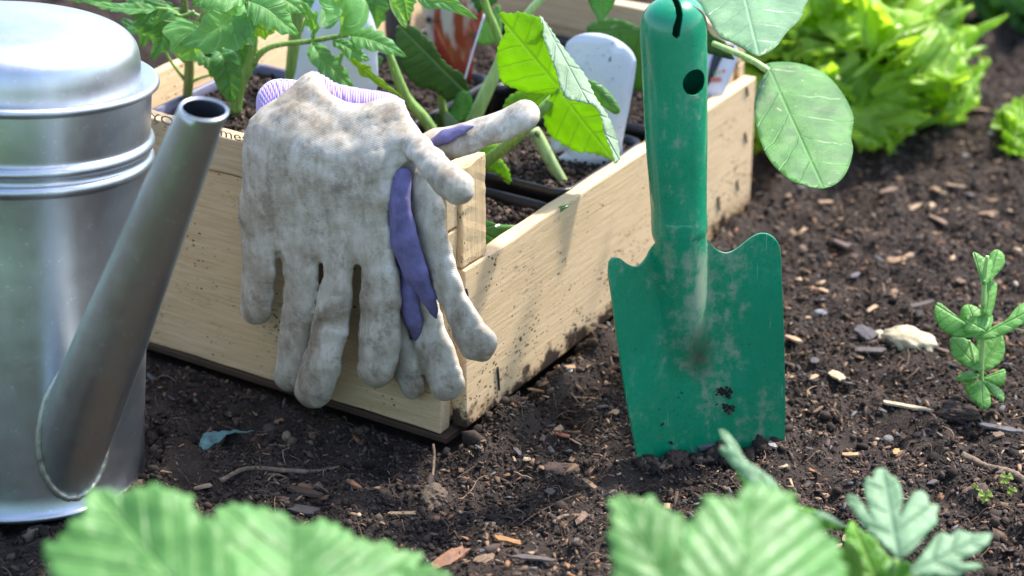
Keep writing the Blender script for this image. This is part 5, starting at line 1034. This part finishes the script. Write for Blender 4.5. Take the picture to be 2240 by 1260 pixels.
# ------------------------------------------------------------------ things lying on the soil
st_ = rock('stone', 1985, 748, 122, 50, M['stone'], 'large rough cream coloured stone half sunk, left of the pea plant', 'stone', .26, .7, sub=4, rot=-.35)
rock('pebble', 1926, 722, 34, 30, M['stone'], 'small cream stone touching the left end of the large cream stone', 'stone', .3, .3)
pale = (.42, .34, .26)
for x, y, w, h, c, lb in ((1245, 830, 16, 12, (.5, .45, .38), 'tiny white pebble between the crate corner and the trowel'), (1945, 935, 24, 18, (.3, .25, .2), 'smooth grey brown pebble right of the trowel base'), (1922, 919, 14, 10, (.5, .4, .3), 'small cream pebble beside the grey brown one'), (1999, 556, 8, 9, (.75, .72, .7), 'bright white speck of stone above the cream stone'),
    (2230, 548, 14, 13, (.45, .36, .28), 'round tan pebble at the right edge above the pea plant'), (2222, 618, 12, 14, (.42, .34, .26), 'round tan pebble at the right edge beside the pea tip'), (1795, 680, 32, 16, (.22, .23, .26), 'blue grey stone fragment right of the trowel blade'), (1835, 540, 22, 18, (.4, .24, .13), 'orange brown pebble above right of the trowel ear'),
    (355, 995, 0, 0, 0, ''), (625, 920, 22, 26, (.22, .17, .11), 'brown stone in the shade below the glove'), (588, 905, 34, 26, (.06, .05, .04), 'dark rounded stone in the shade below the glove'), (785, 1130, 12, 9, (.4, .3, .2), 'cream pebble in front of the fine root, bottom centre'), (1187, 965, 10, 8, (.4, .3, .22), 'cream grit between the crate corner and trowel'), (2090, 1195, 0, 0, 0, '')):
    if w: rock('pebble', x, y, w, h, M['chip'], lb, 'pebble', .12, .4, c, 2, group='pebbles on the soil')
rock('soil_clod', 950, 1078, 68, 46, M['crumb'], 'pale rounded clod of soil in front of the crate corner', 'soil clod', .32, .6, (.12, .085, .06), 4)
rock('soil_clod', 1225, 1035, 80, 40, M['crumb'], 'lumpy brown clod left of the trowel base', 'soil clod', .4, .5, (.075, .05, .037), 4)
rock('soil_clod', 2100, 900, 90, 46, M['crumb'], 'dark lumpy clod at the foot of the pea plant', 'soil clod', .35, .5, (.05, .033, .025), 4)
rock('soil_clod', 1480, 1010, 46, 34, M['crumb'], 'small dark clod pressed against the trowel base', 'soil clod', .35, .5, (.05, .033, .025), 3)
# pale clump stuck under the trowel edge
CH = [(1275, 862, 60, 11, 2, (.3, .17, .09), 'straight tan wood chip between crate and trowel, upper one'), (1232, 962, 32, 9, -8, (.3, .1, .05), 'reddish wood chip left of the trowel base'), (1200, 1235, 0, 0, 0, 0, ''), (985, 1222, 95, 26, 25, (.24, .12, .07), 'large peeling reddish bark piece at the bottom centre'), (1060, 1236, 46, 18, 20, (.2, .13, .08), 'small bark piece right of the large bottom bark piece'),
    (1165, 1252, 90, 16, -2, (.1, .08, .07), 'dark grey twig like bark at the bottom edge'), (665, 1078, 78, 26, -5, (.07, .045, .03), 'dark curled bark flake in the shaded soil'), (700, 1085, 14, 38, 80, (.13, .07, .035), 'rusty brown curled leaf scrap beside the dark bark flake'), (775, 1062, 48, 14, -40, (.18, .09, .05), 'rust coloured fibre clump in shaded soil'), (1240, 828, 46, 10, 8, (.32, .2, .11), 'thin tan chip beside the crate side board'),
    (1832, 817, 36, 16, -25, (.5, .37, .24), 'pale cream wood chip right of the trowel, brightest one'), (1778, 828, 34, 9, 20, (.4, .27, .17), 'slim cream splinter left of the brightest chip'), (1985, 880, 100, 16, -12, (.5, .38, .25), 'long cream wood sliver below the large stone'), (1735, 757, 42, 14, -35, (.42, .27, .16), 'tan splinter beside the right edge of the trowel'), (1893, 733, 34, 34, 30, (.085, .075, .08), 'flat dark grey slate piece left of the cream stone'),
    (1908, 672, 40, 7, 25, (.42, .28, .17), 'slim tan splinter above the slate piece'), (1800, 652, 28, 12, -25, (.42, .27, .16), 'tan chip right of the trowel ear'), (1840, 560, 40, 22, -15, (.11, .075, .065), 'dull purple brown bark flake above the tan chips'), (1960, 585, 44, 14, 5, (.28, .17, .1), 'brown chip in the far soil under the lettuce'), (2000, 680, 90, 12, 8, (.1, .08, .07), 'long dark bark strip behind the cream stone'),
    (1900, 770, 70, 14, -3, (.09, .075, .07), 'dark grey bark strip in front of the slate piece'), (1870, 620, 30, 10, 30, (.13, .12, .13), 'grey bark splinter near the middle right'), (2050, 490, 50, 12, -30, (.2, .13, .09), 'brown splinter in the far soil'), (2115, 985, 0, 0, 0, 0, ''), (1962, 972, 22, 12, 65, (.42, .25, .1), 'orange wood bit standing in the hollow at lower right'), (1860, 978, 12, 26, 85, (.4, .26, .13), 'curled pale orange scrap near the trowel base'),
    (1640, 990, 60, 20, 20, (.25, .24, .24), 'pale grey bark roll lying against the trowel blade'), (1545, 985, 40, 20, 8, (.12, .11, .12), 'dark grey bark bit against the trowel blade'), (1690, 990, 30, 16, 60, (.28, .24, .22), 'beige shell like flake at the right corner of the blade'), (2190, 935, 90, 18, -8, (.1, .09, .09), 'grey splintered bark below the pea plant'), (2060, 755, 50, 14, -35, (.12, .08, .06), 'brown bark flake between stone and pea plant'),
    (1450, 1020, 20, 30, 60, (.3, .18, .12), 'thin upright brown flake at the bottom tip of the blade'), (1345, 905, 26, 12, 60, (.3, .2, .13), 'tan flake at the left edge of the blade'), (1175, 870, 40, 8, -12, (.25, .15, .09), 'thin brown splinter near the crate side'), (880, 1130, 60, 8, 3, (.3, .2, .12), 'thin straight splinter at the bottom left of centre'), (665, 1128, 70, 20, -12, (.04, .035, .035), 'black charred bark piece near the fan of root'),
    (445, 1060, 40, 16, 20, (.28, .2, .13), 'tan scrap of leaf in front of the watering can'), (1320, 745, 60, 10, -5, (.05, .035, .03), 'dark twig against the crate side'), (1805, 470, 34, 14, 10, (.3, .2, .13), 'tan chip below the big rounded leaf'), (1940, 455, 50, 12, 20, (.17, .11, .08), 'brown splinter below the lettuce'), (2090, 430, 46, 14, -12, (.3, .2, .13), 'tan chip in the far soil right of the lettuce'), (2160, 480, 40, 14, 5, (.25, .15, .1), 'brown chip in the far soil near right edge'),
    (2140, 250, 46, 12, -5, (.3, .19, .12), 'tan chip in far soil between lettuces'), (1730, 395, 16, 12, 20, (.38, .2, .1), 'orange grit under the big rounded leaf'), (1110, 1195, 20, 42, 80, (.3, .15, .06), 'yellow brown curled husk at the bottom centre'), (1290, 1080, 50, 7, -35, (.28, .17, .1), 'thin splinter left of the fan leaf'), (1270, 1150, 40, 10, 30, (.2, .13, .09), 'brown splinter left of the fan leaf')]
for x, y, L, w, a, c, lb in CH:
    if L: chip(x, y, L, w, a, c, lb, thick=max(3, min(w, L) * .28))
rc = random.Random(21); greys = [((.3, .2, .12), 'tan'), ((.16, .1, .065), 'brown'), ((.38, .27, .17), 'light tan'), ((.1, .09, .09), 'grey')]
for i in range(90):
    x = rc.uniform(1720, 2230) if i % 3 else rc.uniform(1010, 1400); y = rc.uniform(430, 1200) if i % 3 else rc.uniform(880, 1250); c, nm = rc.choice(greys)
    if i % 2: continue
    chip(x, y, rc.uniform(14, 36), rc.uniform(6, 13), rc.uniform(-60, 60), c, 'small loose %s bark chip lying among others on the open soil' % nm, group='small %s bark chips strewn on the soil' % nm, name='bark_chip')
def gtube(name, pts, rpx, mat, label, cat, jit=.2, lift=2., group=None, seg=8, n=40):
    a = np.array(pts, float); q = G(a[:, 0], a[:, 1]); m = DZ(a[:, 0], a[:, 1]) / F; q[:, 2] = hgt(q[:, 0], q[:, 1]) + lift * m + (a[:, 2] * m if a.shape[1] > 2 else 0)
    V, Fc, uv = tube(q, [r * m.mean() for r in rpx], n, seg, jit=jit); return tag(meshobj(name, V, Fc, mat, None, uv), label, cat, group)
gtube('twig', [(483, 1052, 2), (540, 1032, 4), (620, 1022, 6), (690, 1010, 6), (742, 985, 8)], [6, 5, 6, 5, 2], M['bark'], 'brown curved root lying in the shade in front of the crate', 'root')
gtube('twig', [(2105, 990, 4), (2160, 1010, 8), (2210, 1030, 6), (2260, 1052, 0)], [11, 9, 10, 9], M['bark'], 'grey brown stick at the right edge above the clover', 'twig')
gtube('root', [(555, 965, 4), (600, 962, 8), (632, 970, 10), (618, 985, 6), (625, 1012, 2)], [1.2, 1.5, 1.5, 1.2, 1], M['bark'], 'thin looping root from the teal scrap to the brown root', 'root')
gtube('root', [(585, 1058, 2), (600, 1035, 5), (625, 1030, 5), (610, 1050, 2)], [2.5, 2.5, 1.5, 1], M['bark'], 'short pale rootlet hooked under the brown curved root', 'root')
gtube('root', [(1000, 1085, 0), (1030, 1060, 4), (1045, 1040, 4), (1062, 1025, 2)], [1.4, 1.4, 1.2, .8], M['bark'], 'thin reddish root right of the pale clod', 'root')
gtube('root', [(1135, 1125, 2), (1180, 1115, 4), (1250, 1098, 4)], [1.6, 1.8, 1.2], M['bark'], 'long thin root left of the fan leaf', 'root')
gtube('root', [(1210, 1155, 2), (1235, 1140, 4), (1290, 1132, 3)], [4, 5, 3], M['bark'], 'thicker root piece left of the fan leaf', 'root')
gtube('root', [(945, 1040, 0), (950, 1000, 40), (948, 985, 42)], [3, 3, 3], M['bark'], 'straight stalk sticking up below the crate corner', 'root', n=12)
gtube('twig', [(1090, 760, 3), (1130, 758, 3), (1200, 752, 3)], [4, 5, 3], M['bark'], 'short dark twig by the crate side', 'twig')
V_, F_ = polymesh([(436, 990), (444, 975), (462, 962), (480, 955), (510, 952), (540, 958), (556, 955), (530, 968), (505, 970), (480, 982), (450, 994)], 6)
q = G(V_[:, 0], V_[:, 1]); q[:, 2] = .001 + .002 * fbm(V_[:, 0] / 12, V_[:, 1] / 6, 3, 2) + .0035 * (1 - np.abs(V_[:, 1] - 972) / 20); o = meshobj('netting_scrap', q, F_, M['scrap']); tag(o, 'crumpled teal scrap of netting on the dark soil near the can', 'scrap'); md = o.modifiers.new('t', 'SOLIDIFY'); md.thickness = .0006
rock('pellet', 1196, 388, 22, 12, M['teal'], 'blue green slug pellet beside the dirty stem in the crate', 'pellet', .1, .4, z=.075)
rock('soil_clod', 1390, 342, 26, 14, M['crumb'], 'crumb of soil on the top edge of the sunny board', 'soil clod', .35, .5, (.04, .027, .02), 3, z=.083)

# soil pushed up along the blade, the can and the crate
vs, ts, cs = [], [], []; off = 0
a_, b_ = G(1392, 1012), G(1712, 972); q = [a_ + (b_ - a_) * t + np.array([0, -abs(rng.normal(0, .0035)) - .0015, 0]) for t in rng.random(420)]
q += [base * [1, 1, 0] + np.array([math.cos(t), math.sin(t), 0]) * (RB + .004 + abs(rng.normal(0, .003))) for t in rng.uniform(-math.pi, 0.6, 420)]
q += [W(-.0095 - abs(rng.normal(0, .004)), t, 0) for t in rng.uniform(0, .30, 520)]
q = np.array(q); q[:, 2] = hgt(q[:, 0], q[:, 1]) + .0012; n = len(q); sz = .0006 + .0026 * rng.random(n) ** 2.5
v, t, c = scatter(ICO, q, sz[:, None] * rng.uniform(.6, 1.4, (n, 3)), rotm(n), palette(n, SOILC, [.3, .36, .25, .04, .05]), .35)
o = fastmesh('heaped_soil', v, t, M['crumb'], c); tag(o, 'crumbs of soil pushed up against the trowel blade and crate side', 'soil', None, 'stuff')
